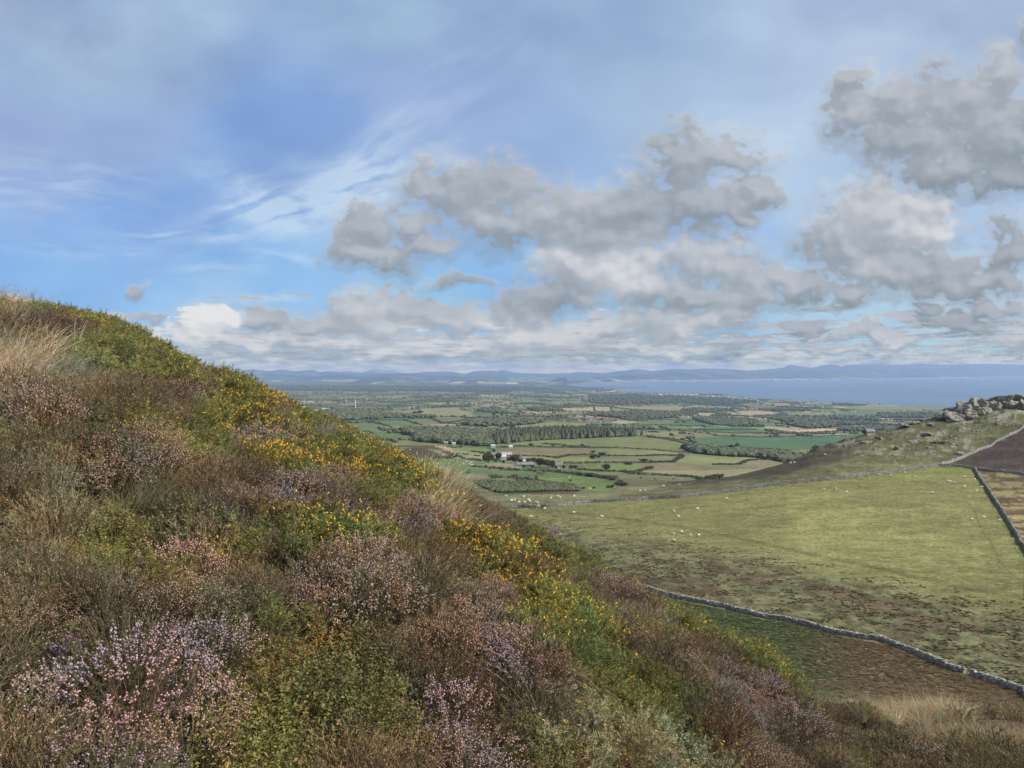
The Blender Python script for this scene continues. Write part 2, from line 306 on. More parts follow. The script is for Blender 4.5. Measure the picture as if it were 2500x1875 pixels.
def height(x, y, detail=True):
    x = np.asarray(x, float); y = np.asarray(y, float)
    X, d = XD(x, y)
    es = np.interp(X, _fx, _fz); D = np.interp(X, _fx, _fD); h0 = 1.42
    zf = es * d - h0 * (1 - d / D) ** 2
    zf = np.where(d > D, np.maximum(zf, zcommon(d)), zf)
    n = fbm(x / 2.3, y / 2.3, 3, 3) * .13 * sstep(1, 4, d) * (1 - sstep(.8, 1.1, d / D) * .5) + fbm(x / .85, y / .85, 2, 8) * .075 * sstep(1, 2.5, d) * (1 - sstep(14, 22, d)) + fbm(x / 9, y / 9, 3, 5) * .8 * sstep(16, 40, d)
    zf = zf + n
    zv = tlook(X, d)
    zv = zv + fbm(x / 45, y / 45, 4, 11) * 1.1 * sstep(100, 200, d) * (1 - sstep(200, 330, d) * (1 - sstep(500, 900, d))) \
        + fbm(x / 320, y / 320, 3, 21) * 5 * sstep(800, 2000, d) * (1 - sstep(4000, 5500, d))
    hill = sstep(.22, .45, X) * sstep(385, 440, d) * (1 - sstep(560, 700, d))
    zv = zv + hill * (ridged(x / 22, y / 22, 5, 31) - .62) * 5.0 + fbm(x / 3.2, y / 3.2, 3, 44) * .22 * sstep(90, 130, d) * (1 - sstep(500, 600, d))
    zv = zv + mound(x, y, -85, 700, 55, 95, 18, R(10)) + mound(x, y, 12, 520, 70, 14, 3.5) + mound(x, y, -190, 900, 70, 120, 16) + mound(x, y, 306, 497, 48, 13, 3.4)
    k = 3.0
    m = np.maximum(zf, zv); z = m + np.log(np.exp((zf - m) / k) + np.exp((zv - m) / k)) * k * sstep(40, 80, d)
    z = np.where(d < 60, np.where(d < 45, zf, z), z)
    far = d > 4000
    if np.any(far):
        px, py = proj(x, y, np.full(x.shape, -HCAM)); wet = far & inpoly(px, py, SEA)
        z = np.where(far, np.maximum(z, -HCAM + 2.5), z); z = np.where(wet, -HCAM - 8, z)
    return z
_md = np.exp(np.linspace(math.log(1.2), math.log(26000), 2600))
def ground(px, py, dmin=0., dmax=1e9):
    """first point where the view ray through a photo pixel meets the terrain -> world (x, y, z)"""
    X, Z = pix(px, py); X = float(X); Z = float(Z); dd = _md[(_md > dmin) & (_md < dmax)]
    h = height(X * dd, dd) - Z * dd; k = np.nonzero(h >= 0)[0]
    i = k[0] if len(k) else int(np.argmin(-h)); d = dd[i]
    if len(k) and i > 0: d = dd[i - 1] + (dd[i] - dd[i - 1]) * (-h[i - 1]) / (h[i] - h[i - 1] + 1e-9)
    p = np.array([X * d]), np.array([d]); return float(p[0][0]), float(d), float(height(*p)[0]) + HCAM
def hz(x, y): return float(height(np.array([x]), np.array([y]))[0]) + HCAM

# ------------------------------------------------------------------ materials
def mat(name, build, rough=.9, spec=.2):
    m = bpy.data.materials.new(name); m.use_nodes = True; t = NT(m.node_tree); b = m.node_tree.nodes['Principled BSDF']
    b.inputs['Roughness'].default_value = rough; b.inputs['Specular IOR Level'].default_value = spec
    build(t, b); return m
def plain(c, rough=.85, var=.25, scale=3., spec=.2):
    def f(t, b):
        g = t.node('ShaderNodeNewGeometry'); n = t.noise(g.outputs['Position'], scale, 4, .6)
        t.l.new(t.mix(1., (*c, 1), t.comb(*[t.mapr(n, .3, .7, 1 - var, 1 + var)] * 3), 'MULTIPLY'), b.inputs['Base Color'])
    return mat('m', f, rough, spec)
def ground_mat():
    def f(t, b):
        g = t.node('ShaderNodeNewGeometry'); p = g.outputs['Position']
        at = t.node('ShaderNodeAttribute', attribute_name='Col')
        mp = t.vec('MULTIPLY', p, (1, 1, .3))
        n1 = t.noise(mp, .9, 6, .7); n2 = t.noise(t.vec('MULTIPLY', mp, (.6, 1.3, 1)), .12, 6, .65, .6); n3 = t.noise(mp, .013, 4, .6)
        k = t.math('MULTIPLY', t.math('MULTIPLY', t.math('MULTIPLY', t.mapr(n1, .25, .75, .55, 1.45), t.mapr(t.noise(t.vec('MULTIPLY', p, (.35, 1.5, .6)), .8, 5, .7, .5), .3, .7, .80, 1.20)), t.mapr(n2, .3, .7, .78, 1.22)), t.mapr(n3, .3, .7, .84, 1.16))
        c = t.mix(1., at.outputs['Color'], t.comb(k, k, k), 'MULTIPLY')
        c = t.mix(t.math('MULTIPLY', t.mapr(n2, .52, .68), .16), c, t.mix(1., c, (1.28, 1.02, .8, 1), 'MULTIPLY'))
        t.l.new(c, b.inputs['Base Color'])
        bp = t.node('ShaderNodeBump'); bp.inputs['Strength'].default_value = .8; bp.inputs['Distance'].default_value = .35
        t.l.new(t.noise(mp, 1.3, 4, .65), bp.inputs['Height']); t.l.new(bp.outputs[0], b.inputs['Normal'])
    return mat('ground', f, .95, .1)
M_ground = ground_mat()
def plant_mat(name, rough=.7, jit=.35, trans=0., mul=1.):
    def f(t, b):
        g = t.node('ShaderNodeNewGeometry'); at = t.node('ShaderNodeAttribute', attribute_name='Col')
        oi = t.node('ShaderNodeObjectInfo')
        n = t.noise(g.outputs['Position'], 1.1, 3, .6); h = t.noise(g.outputs['Position'], 3.3, 2, .5)
        k = t.math('MULTIPLY', t.mapr(n, .3, .7, 1 - jit * .8, 1 + jit), t.mapr(oi.outputs['Random'], 0, 1, (1 - jit * .6) * mul, (1 + jit * .6) * mul, False))
        c = t.mix(1., at.outputs['Color'], t.comb(t.math('MULTIPLY', k, t.mapr(h, .3, .7, .86, 1.16)), k, t.math('MULTIPLY', k, t.mapr(h, .3, .7, 1.1, .9))), 'MULTIPLY')
        t.l.new(c, b.inputs['Base Color'])
        if trans:
            tr = t.node('ShaderNodeBsdfTranslucent'); t.l.new(c, tr.inputs[0]); mx = t.node('ShaderNodeMixShader'); mx.inputs[0].default_value = trans
            t.l.new(b.outputs[0], mx.inputs[1]); t.l.new(tr.outputs[0], mx.inputs[2])
            t.l.new(mx.outputs[0], t.n['Material Output'].inputs[0])
    return mat(name, f, rough, .25)
M_plant = plant_mat('foliage', .75, .45, .28, 1.08)
M_flower = plant_mat('petals', .6, .12, .35, 1.08)
M_tree = plant_mat('tree_leaves', .9, .25)
M_bark = plain((.07, .055, .04), .9, .3, 6)
M_rock = None
def rock_mat(c1, c2, sc):
    def f(t, b):
        g = t.node('ShaderNodeNewGeometry'); p = g.outputs['Position']
        n = t.noise(p, sc, 7, .68, .4); l = t.noise(p, sc * 3.1, 4, .6)
        c = t.mix(t.mapr(n, .36, .62), (*c1, 1), (*c2, 1)); c = t.mix(t.math('MULTIPLY', t.mapr(l, .55, .68), .5), c, (.36, .35, .30, 1))
        c = t.mix(t.math('MULTIPLY', t.mapr(t.noise(p, sc * .6, 3), .55, .7), .6), c, (.09, .085, .045, 1))
        t.l.new(c, b.inputs['Base Color'])
        bp = t.node('ShaderNodeBump'); bp.inputs['Strength'].default_value = .9; bp.inputs['Distance'].default_value = .6 / sc
        t.l.new(n, bp.inputs['Height']); t.l.new(bp.outputs[0], b.inputs['Normal'])
    return mat('rock', f, .95, .1)
M_crag = rock_mat((.075, .07, .055), (.25, .235, .20), .5)
M_stone = rock_mat((.13, .125, .105), (.30, .29, .25), 1.3)

# ------------------------------------------------------------------ field colours
LIME = (.115, .125, .052); GRN = (.070, .098, .044); DEEP = (.044, .082, .038); BRIGHT = (.090, .125, .042); OLV = (.095, .100, .052); PALE = (.142, .134, .074)
TAN = (.205, .168, .102); BRN = (.115, .100, .056); RUST = (.070, .053, .031); DARK = (.04, .042, .022); WOOD = (.042, .055, .030); HEATH = (.062, .055, .03); PURP = (.056, .036, .038); SAND = (.33, .30, .24)
PINKT = (.30, .22, .15)
FIELDS = [
    (GRN, [(1000, 1115), (1130, 1120), (1240, 1130), (1420, 1150), (1530, 1175), (1480, 1200), (1300, 1175), (1000, 1180)]),
    (OLV, [(1390, 1095), (1700, 1098), (1760, 1112), (1900, 1125), (1900, 1150), (1740, 1175), (1500, 1215), (1400, 1190), (1540, 1160)]),
    (PALE, [(1158, 1140), (1187, 1131), (1250, 1132), (1284, 1143), (1240, 1146)]),
    (PALE, [(1120, 1158), (1230, 1162), (1320, 1172), (1310, 1180), (1150, 1178)]),
    (LIME, [(1205, 1087), (1260, 1078), (1400, 1070), (1508, 1067), (1554, 1065), (1581, 1067), (1635, 1075), (1682, 1087), (1671, 1094), (1635, 1098), (1563, 1096), (1508, 1093), (1436, 1092), (1400, 1091), (1230, 1092)]),
    (BRN, [(1208, 1094), (1436, 1094), (1448, 1112), (1365, 1113), (1259, 1112), (1223, 1110), (1205, 1100)]),
    (GRN, [(1082, 1085), (1130, 1088), (1125, 1093), (1100, 1093)]),
    (BRIGHT, [(1134, 1091), (1187, 1092), (1197, 1102), (1250, 1112), (1187, 1105), (1150, 1102), (1103, 1098)]),
    (PALE, [(1100, 1100), (1150, 1103), (1183, 1110), (1176, 1123), (1132, 1120), (1083, 1119), (1060, 1113)]),
    (LIME, [(1240, 1113), (1370, 1114), (1450, 1117), (1440, 1130), (1350, 1130), (1290, 1120)]),
    (BRIGHT, [(1248, 1167), (1380, 1160), (1500, 1175), (1515, 1180), (1480, 1200), (1420, 1195), (1350, 1178)]),
    (BRIGHT, [(1350, 1150), (1480, 1163), (1440, 1160), (1330, 1148)]),
    (RUST, [(1200, 1206), (1300, 1208), (1405, 1207), (1370, 1213), (1240, 1213)]),
    (BRIGHT, [(1418, 1140), (1500, 1135), (1563, 1138), (1583, 1142), (1541, 1155), (1490, 1149), (1429, 1147)]),
    (LIME, [(1642, 1129), (1666, 1114), (1740, 1113), (1848, 1118), (1827, 1123), (1805, 1132), (1740, 1134)]),
    (BRN, [(1820, 1127), (1848, 1123), (1890, 1123), (1914, 1130), (1892, 1143), (1809, 1137)]),
    (BRN, [(1527, 1131), (1707, 1135), (1707, 1147), (1599, 1148)]),
    (PALE, [(1560, 1150), (1735, 1148), (1880, 1143), (1890, 1147), (1800, 1163), (1740, 1166), (1600, 1158)]),
    (LIME, [(1480, 1099), (1640, 1102), (1660, 1110), (1500, 1112)]), (OLV, [(1480, 1114), (1650, 1114), (1640, 1128), (1500, 1124)]),
    (DEEP, [(1740, 1066), (1841, 1067), (1984, 1065), (2065, 1063), (2150, 1060), (2150, 1098), (1993, 1098), (1903, 1098), (1857, 1094), (1787, 1089), (1740, 1090), (1697, 1091), (1693, 1079), (1698, 1070)]),
    (OLV, [(1740, 1092), (1782, 1091), (1770, 1104), (1740, 1103)]), (LIME, [(1790, 1092), (1859, 1097), (1838, 1105), (1787, 1103)]),
    (GRN, [(1865, 1098), (1917, 1099), (1890, 1110), (1843, 1107)]), (BRN, [(1923, 1099), (1991, 1100), (1973, 1108), (1948, 1112), (1903, 1109)]),
    (DEEP, [(1675, 1048), (1740, 1041), (1800, 1043), (1856, 1049), (1894, 1057), (1800, 1058), (1720, 1053)]),
    (OLV, [(1740, 1060), (1948, 1059), (1946, 1065), (1740, 1064)]), (PINKT, [(1910, 1052), (2011, 1046), (2058, 1050), (2029, 1053), (1935, 1057)]),
    (TAN, [(1865, 1043), (1957, 1045), (1953, 1049), (1885, 1050)]), (PALE, [(2035, 1044), (2082, 1039), (2117, 1038), (2142, 1042), (2127, 1046), (2060, 1047)]),
    (PALE, [(1974, 1061), (2064, 1058), (2084, 1061), (2060, 1065), (1983, 1065)]),
    (GRN, [(1561, 1032), (1603, 1026), (1675, 1029), (1628, 1034), (1639, 1038), (1556, 1038)]), (DEEP, [(1632, 1033), (1693, 1032), (1738, 1038), (1693, 1040), (1653, 1039)]),
    (GRN, [(1552, 1041), (1671, 1045), (1657, 1048), (1556, 1046)]), (LIME, [(1565, 1059), (1664, 1052), (1660, 1058), (1612, 1065)]),
    (TAN, [(1489, 1032), (1509, 1026), (1563, 1029), (1548, 1032), (1523, 1035)]),
    (TAN, [(1367, 996), (1449, 994), (1449, 1003), (1376, 1002)]), (TAN, [(1452, 994), (1490, 994), (1492, 1005), (1454, 1004)]), (LIME, [(1495, 995), (1541, 1002), (1536, 1008), (1498, 1007)]),
    (PALE, [(1500, 993), (1650, 990), (1700, 1000), (1680, 1006), (1600, 1002)]), (TAN, [(1693, 1009), (1737, 1005), (1751, 1012), (1729, 1016)]),
    (TAN, [(1773, 1007), (1830, 1003), (1917, 1007), (1892, 1012), (1830, 1016), (1790, 1014)]),
    (LIME, [(1919, 1007), (1960, 1006), (2033, 1008), (2046, 1012), (1970, 1016), (1925, 1016)]),
    (GRN, [(2039, 1007), (2091, 1001), (2147, 996), (2260, 996), (2220, 1003), (2153, 1006), (2136, 1012), (2055, 1014)]),
    (LIME, [(2046, 992), (2102, 990), (2350, 996), (2350, 1000), (2091, 1000)]),
    (OLV, [(1060, 1020), (1136, 1021), (1136, 1025), (1076, 1030), (1060, 1027)]), (PALE, [(1060, 1000), (1093, 996), (1154, 1007), (1152, 1016), (1060, 1018)]),
    (GRN, [(1158, 1009), (1223, 1010), (1277, 1016), (1161, 1017)]), (GRN, [(1085, 1032), (1141, 1027), (1156, 1029), (1114, 1035)]), (GRN, [(1143, 1023), (1194, 1025), (1196, 1029), (1161, 1029)]),
    (LIME, [(1145, 1049), (1161, 1043), (1214, 1043), (1237, 1047), (1239, 1052), (1168, 1053)]), (LIME, [(1228, 1043), (1277, 1038), (1346, 1030), (1449, 1033), (1422, 1041), (1380, 1056), (1250, 1060)]),
    (TAN, [(1235, 1020), (1331, 1019), (1295, 1023), (1241, 1023)]), (TAN, [(1176, 991), (1241, 993), (1230, 995), (1174, 994)]),
    (GRN, [(843, 1033), (910, 1033), (950, 1043), (924, 1048), (865, 1048)]), (GRN, [(901, 1031), (946, 1026), (991, 1028), (1026, 1038), (961, 1042), (928, 1034)]),
    (OLV, [(993, 1026), (1045, 1023), (1078, 1035), (1036, 1038)]), (OLV, [(1053, 1020), (1120, 1019), (1120, 1028), (1080, 1030)]), (PALE, [(937, 1011), (964, 1004), (1036, 999), (1120, 995), (1120, 1017), (1064, 1017), (1009, 1011)]),
    ((.42, .45, .47), [(785, 997), (818, 997), (807, 1001), (787, 1002)]),
    (SAND, [(1440, 958), (1490, 957.6), (1520, 953), (1550, 949.5), (1560, 948), (1500, 953), (1450, 956)]),
]
WOODS = [
    [(770, 1006), (847, 999), (919, 1004), (940, 1012), (1065, 1018), (1060, 1021), (960, 1020), (865, 1026), (770, 1026)],
    [(1020, 1062), (1060, 1058), (1114, 1053), (1141, 1056), (1223, 1056), (1241, 1062), (1214, 1072), (1214, 1078), (1194, 1089), (1168, 1088), (1078, 1083), (1020, 1078)],
    [(1693, 1024), (1756, 1021), (1840, 1026), (1860, 1043), (1747, 1039), (1711, 1031)],
    [(1440, 1010), (1603, 1006), (1653, 1011), (1653, 1020), (1576, 1025), (1520, 1022), (1440, 1015)],
    [(1880, 1022), (1928, 1018), (2004, 1018), (2127, 1018), (2145, 1021), (2145, 1028), (2028, 1024), (2019, 1030), (1910, 1030)],
    [(2142, 1014), (2155, 1009), (2220, 1010), (2320, 1008), (2320, 1020), (2220, 1021), (2151, 1021)],
    [(1907, 1035), (1965, 1032), (2051, 1032), (2127, 1031), (2117, 1037), (2053, 1039), (2019, 1045), (1965, 1046)],
    [(1682, 1096), (1697, 1088), (1715, 1094), (1745, 1105), (1830, 1109), (1900, 1113), (1957, 1116), (1914, 1130), (1867, 1119), (1740, 1112), (1690, 1106)],
    [(1176, 999), (1217, 996), (1241, 1010), (1223, 1010), (1161, 1004)], [(1288, 998), (1308, 995), (1367, 1001), (1375, 1003), (1313, 1005)],
    [(1661, 1002), (1682, 998), (1798, 999), (1784, 1002), (1751, 1004), (1747, 1009), (1690, 1006)], [(1849, 1001), (1918, 997), (1975, 1001), (1975, 1003), (1874, 1004)],
    [(991, 1058), (1031, 1058), (1031, 1062), (991, 1062)], [(1240, 1025), (1320, 1030), (1300, 1036), (1230, 1040), (1180, 1040), (1120, 1040), (1180, 1034)],
    [(1440, 964), (1560, 963), (1800, 974), (1850, 981), (1800, 987), (1650, 984), (1500, 988), (1440, 984)],
    [(2060, 1047), (2160, 1044), (2160, 1050), (2090, 1054), (2050, 1052)],
    [(600, 940), (1300, 944), (1350, 952), (1200, 957), (900, 955), (600, 953)],
]
CONIFER = [(1203, 1085), (1216, 1074), (1245, 1062), (1300, 1058), (1422, 1054), (1480, 1057), (1562, 1064), (1500, 1067), (1400, 1071), (1300, 1076)]
MOUNDP = [(1158, 1178), (1230, 1178), (1320, 1176), (1350, 1180), (1400, 1185), (1418, 1197), (1400, 1206), (1330, 1207), (1220, 1205), (1180, 1192)]
TRACK = [(1240, 1240), (1316, 1243), (1400, 1252), (1471, 1261), (1580, 1275), (1661, 1286), (1800, 1313), (1863, 1326), (1985, 1355), (2107, 1379), (2229, 1407), (2351, 1436), (2500, 1460), (2700, 1500)]
WALL_A = [(1240, 1242), (1262, 1241), (1311, 1240), (1335, 1240), (1368, 1237), (1395, 1232), (1444, 1227), (1512, 1224), (1580, 1220), (1661, 1215), (1715, 1209), (1770, 1202), (1871, 1188), (1990, 1175), (2068, 1168), (2145, 1158), (2226, 1147), (2292, 1137)]
WALL_A2 = [(2292, 1137), (2323, 1129), (2353, 1117), (2384, 1103), (2429, 1082), (2463, 1064), (2500, 1042), (2600, 990)]
WALL_B = [(2292, 1137), (2340, 1139), (2379, 1145), (2430, 1151), (2500, 1160), (2600, 1172)]
WALL_C = [(2380, 1146), (2393, 1169), (2407, 1188), (2418, 1206), (2429, 1222), (2447, 1250), (2471, 1285), (2500, 1337), (2560, 1420)]
WALL_D = [(1050, 1362), (1250, 1388), (1430, 1414), (1560, 1436), (1611, 1450), (1661, 1463), (1700, 1470), (1781, 1487), (1863, 1508), (1928, 1517), (1985, 1531), (2046, 1548), (2107, 1560), (2156, 1566), (2209, 1588), (2270, 1611), (2351, 1643), (2375, 1648), (2453, 1674), (2500, 1690), (2600, 1735)]
def line_y(px, L):
    L = np.asarray(L, float); return np.interp(px, L[:, 0], L[:, 1])
def paint(x, y, z):
    """albedo of the ground at world points (z from camera)"""
    px, py = proj(x, y, z); X, d = XD(x, y); n = len(x)
    nA = fbm(x / 14, y / 14, 4, 61); nB = fbm(x / 60, y / 60, 4, 71); nC = fbm(x / 2.6, y / 2.6, 4, 81)
    col = np.tile(np.array([.055, .042, .026]), (n, 1))                      # litter under the heath
    def blend(mask, c):
        m = np.clip(mask, 0, 1)[:, None]; col[:] = col * (1 - m) + np.array(c) * m
    # ---- plain: patchwork of fields
    pl = d > 420
    if pl.any():
        xi, yi, dd = x[pl], y[pl], d[pl]
        hs, d12, kind = fields(xi, yi, dd)
        pal = np.array([GRN, OLV, LIME, PALE, DEEP, TAN, BRN, WOOD, GRN, LIME, OLV, HEATH, GRN, DEEP, OLV, GRN])
        c = pal[(hs * 15.99).astype(int)] * (.85 + .3 * np.modf(hs * 97)[0])[:, None]
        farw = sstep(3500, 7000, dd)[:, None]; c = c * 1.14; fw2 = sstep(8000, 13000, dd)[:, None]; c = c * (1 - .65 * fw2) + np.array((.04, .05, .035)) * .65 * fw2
        hedge = (d12 < .045)[:, None] & (dd < 9000)[:, None]; c = np.where(hedge, np.array(WOOD), c)
        b = sstep(420, 900, dd)[:, None]; c = c * b + np.array(OLV) * (1 - b)
        col[pl] = c
    m_far = (d > 380)
    for c, P in FIELDS: col[m_far & inpoly(px, py, P)] = np.array(c) * 1.12
    for P in WOODS: col[m_far & inpoly(px, py, P)] = WOOD
    col[m_far & inpoly(px, py, CONIFER)] = (.03, .036, .02)
    mm = m_far & inpoly(px, py, MOUNDP); col[mm] = np.where((px[mm] > 1300)[:, None], np.array((.07, .05, .03)), np.array((.04, .05, .025)))
    md = m_far & (d < 1100) & (px < 1105) & (py > 1030) & (py < 1120); q = md & (fbm(x / 25, y / 25, 3, 91) > -.55)
    col[q] = (.058, .05, .03); top = md & (np.abs(py - np.interp(px, [930, 980, 1020, 1105], [1083, 1070, 1071, 1100])) < 4.0 + 3 * nA); col[top] = (.25, .19, .12)
    lf = (d > 250) & (d <= 560) & (px < 1700); q = np.array(OLV) * (1 + .2 * nA + .15 * nC)[:, None]; q = np.where((nB + .5 * nA > .25)[:, None], np.array(PALE) * .9, q); col[lf] = q[lf]
    bw = lf & (d > 400) & (py > 1196) & (py < 1216) & (nA * 6 + py > 1200); col[bw] = (.10, .07, .045)
    # ---- near valley
    for c_, P in FIELDS[4:5] + FIELDS[10:13]:
        col[(d > 380) & inpoly(px, py, P)] = c_
    mm = (d > 380) & inpoly(px, py, MOUNDP); col[mm] = np.where((px[mm] > 1300)[:, None], np.array((.07, .05, .03)), np.array((.04, .05, .025)))
    v = (d > 45) & (d <= 380) | ((d > 300) & (d < 700) & (X > .12) & (py > 950))
    yt = line_y(px, TRACK); ya = line_y(px, WALL_A); yd = line_y(px, WALL_D)
    tuss = v & (py > yt); field = v & (py <= yt) & (py > ya)
    g = np.array((.134, .134, .052))[None, :] * (1 + .12 * nB + .10 * nA + .12 * nC)[:, None]
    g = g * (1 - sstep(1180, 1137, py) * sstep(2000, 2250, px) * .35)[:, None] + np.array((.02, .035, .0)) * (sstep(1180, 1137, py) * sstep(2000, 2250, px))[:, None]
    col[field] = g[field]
    tk = fbm(x / 3.4, y / 2.2, 4, 101)
    base = np.array((.122, .124, .062)); dk = np.array((.068, .064, .032)); rs = np.array(RUST)
    tk2 = fbm(x / 2.4, y / 4.5, 4, 103); f1 = np.clip(sstep(-.35, .55, tk + .35 * nB + .05) * .45 + sstep(-.25, .30, tk2 + .30 * tk) * .8, 0, 1); f1 = (f1 * (.45 + .55 * sstep(8, 60, py - yt)))[:, None]; c = base * (1 - f1) + dk * f1
    bl = sstep(0, 75, py - yt + 14 * nA)[:, None]; c = g * (1 - bl) + c * bl
    for P in ([(1520, 1395), (1750, 1422), (1810, 1475), (1640, 1455), (1540, 1430)], [(1690, 1365), (1842, 1388), (1940, 1430), (1863, 1443), (1741, 1406)],
              [(1960, 1420), (2148, 1460), (2310, 1512), (2460, 1550), (2310, 1545), (2209, 1520), (2060, 1480)], [(2170, 1534), (2270, 1550), (2230, 1565)], [(1330, 1330), (1420, 1345), (1500, 1390), (1400, 1370)]):
        jx = px + nA * 46 + nB * 30; jy = py + nA * 26 + nC * 14
        mk = v & inpoly(jx, jy, P); a_ = (.30 + .62 * sstep(-.35, .25, tk2 + .5 * nC + .3 * nA)[mk])[:, None]; c[mk] = c[mk] * (1 - a_) + rs * 1.12 * (1 + .25 * nC[mk])[:, None] * a_
    col[tuss] = c[tuss]
    trk = v & (np.abs(py - yt) < 3.0 + (px - 1300) / 600) & (px > 1290); col[trk] = col[trk] * .74
    for P in ([(2350, 1215), (2378, 1245), (2393, 1290), (2423, 1330), (2440, 1372), (2474, 1405), (2500, 1425)], [(2425, 1245), (2440, 1270), (2468, 1310), (2478, 1340), (2500, 1368)]):
        P = np.array(P, float); tq = field & (np.abs(px - np.interp(py, P[:, 1], P[:, 0])) < 1.8) & (py > P[0, 1]); col[tq] = col[tq] * .7
    br = v & (py > yd)                                                        # bracken slope below the wall
    t_ = sstep(1900, 2150, px + 80 * nB + 60 * nA)[:, None]
    cb = (np.array((.085, .100, .048)) * (1 - t_) + np.array((.135, .112, .064)) * t_) * (1 + .3 * nC + .3 * nA + .2 * nB)[:, None]; w2 = sstep(.1, .5, nB * .7 + nA * .7)[:, None] * t_; cb = cb * (1 - w2 * .5) + np.array((.10, .11, .055)) * w2 * .5
    col[br] = cb[br]; st = br & (fbm(x / 16, y / 5, 3, 111) > .52); col[st] = (.22, .19, .12)
    # ---- hill to the right
    hl = (d > 300) & (d < 760) & (px > 1560 + 60 * nB + 40 * nA + (d - 400) * 1.2) & (py < ya - 1) & (py > 940)
    hb = np.array((.115, .115, .05)) * (1 + .25 * nA + .2 * nC)[:, None]
    up = sstep(-60, -10, -(py - np.interp(px, [1700, 1830, 1914, 2010, 2100, 2200, 2300, 2500], [1165, 1152, 1145, 1115, 1105, 1085, 1062, 1030])))[:, None]
    heath = sstep(0, .3, .55 * nA + .6 * nB + .4 * nC + .5 * up[:, 0] * (1 - sstep(2250, 2300, px)) - .1)[:, None]
    nD = fbm(x / 6, y / 10, 4, 63); hb = np.array((.080, .083, .036)) * (1 + .35 * nA + .35 * nC + .3 * nD)[:, None]; ps = sstep(.15, .5, nD + .4 * nC)[:, None]; hb = hb * (1 - ps * .5) + np.array((.15, .14, .09)) * ps * .5
    dk_ = np.interp(px, [1700, 1760, 1900, 2010, 2060, 2120, 2200], [1183, 1177, 1160, 1132, 1125, 1112, 1100]); heath = np.maximum(sstep(.1, .45, .5 * nA + .5 * nB + .5 * nC) * .5, sstep(6, -6, py - dk_ + 14 * nA + 8 * nC) * sstep(2160, 2040, px))[:, None]
    hb = hb * (1 - heath) + np.array((.052, .047, .028)) * heath * (1 + .5 * nD + .3 * nC)[:, None]
    rk = (sstep(.10, .5, nA * .7 + nC * .8 + .40 * sstep(2150, 2350, px) * sstep(1050, 1010, py) - .08) * sstep(1850, 2100, px) * sstep(1150, 1100, py))[:, None]
    hb = hb * (1 - rk * .7) + np.array((.21, .20, .165)) * rk * .7
    col[hl] = hb[hl]
    s0 = sstep(2330, 2440, px + 60 * nA); pw = (d > 250) & (d < 560) & (px > 2292) & (py < line_y(px, WALL_B)) & (py > line_y(px, WALL_A2))
    s_ = (s0 * (.45 + .55 * sstep(-.35, .25, fbm(x / 7, y / 5, 4, 65))))[:, None]; col[pw] = (np.array((.045, .044, .024)) * (1 - s_) + np.array(PURP) * s_)[pw] * (1 + .5 * nC + .35 * nA)[pw][:, None]
    rr = (d > 180) & (d < 400) & (px > 2375) & (py > line_y(px, WALL_B)) & (px > np.interp(py, [p[1] for p in WALL_C], [p[0] for p in WALL_C]))
    wv = sstep(-.1, .3, fbm(x / 9, y / 2.4, 4, 121))[:, None]; col[rr] = (np.array((.075, .055, .032)) * (1 - wv) + np.array((.19, .165, .075)) * wv)[rr]
    # beach strip beside the sea
    sh = (d > 4500) & (z < -246.5) & (z > -252); col[sh] = col[sh] * .6 + np.array(SAND) * .3
    return np.clip(col, .005, .9)
def fields(x, y, d):
    """jittered-cell patchwork: returns (cell hash, relative distance to the nearest boundary, 0)"""
    wx = x + fbm(x / 260, y / 260, 3, 131) * 90; wy = y + fbm(x / 300, y / 300, 3, 141) * 70
    out_h = np.zeros(len(x)); out_b = np.ones(len(x))
    for lo, hi, sx, sy, sd_ in ((0, 4300, 185, 150, 0), (4300, 1e9, 260, 230, 7)):
        m = (d >= lo) & (d < hi)
        if not m.any(): continue
        u = wx[m] / sx; v = wy[m] / sy; iu = np.floor(u).astype(np.int64); iv = np.floor(v).astype(np.int64)
        b1 = np.full(u.shape, 9.); b2 = np.full(u.shape, 9.); hh = np.zeros(u.shape)
        for a in (-1, 0, 1):
            for b in (-1, 0, 1):
                cu = iu + a; cv = iv + b
                du = cu + .15 + .7 * _h(cu, cv, 200 + sd_) - u; dv = cv + .15 + .7 * _h(cu, cv, 201 + sd_) - v; q = np.maximum(np.abs(du), np.abs(dv)) * .75 + .25 * np.hypot(du, dv)
                near = q < b1; b2 = np.where(near, b1, np.minimum(b2, q)); hh = np.where(near, _h(cu, cv, 202 + sd_), hh); b1 = np.where(near, q, b1)
        out_h[m] = hh; out_b[m] = b2 - b1
    return out_h, out_b, 0

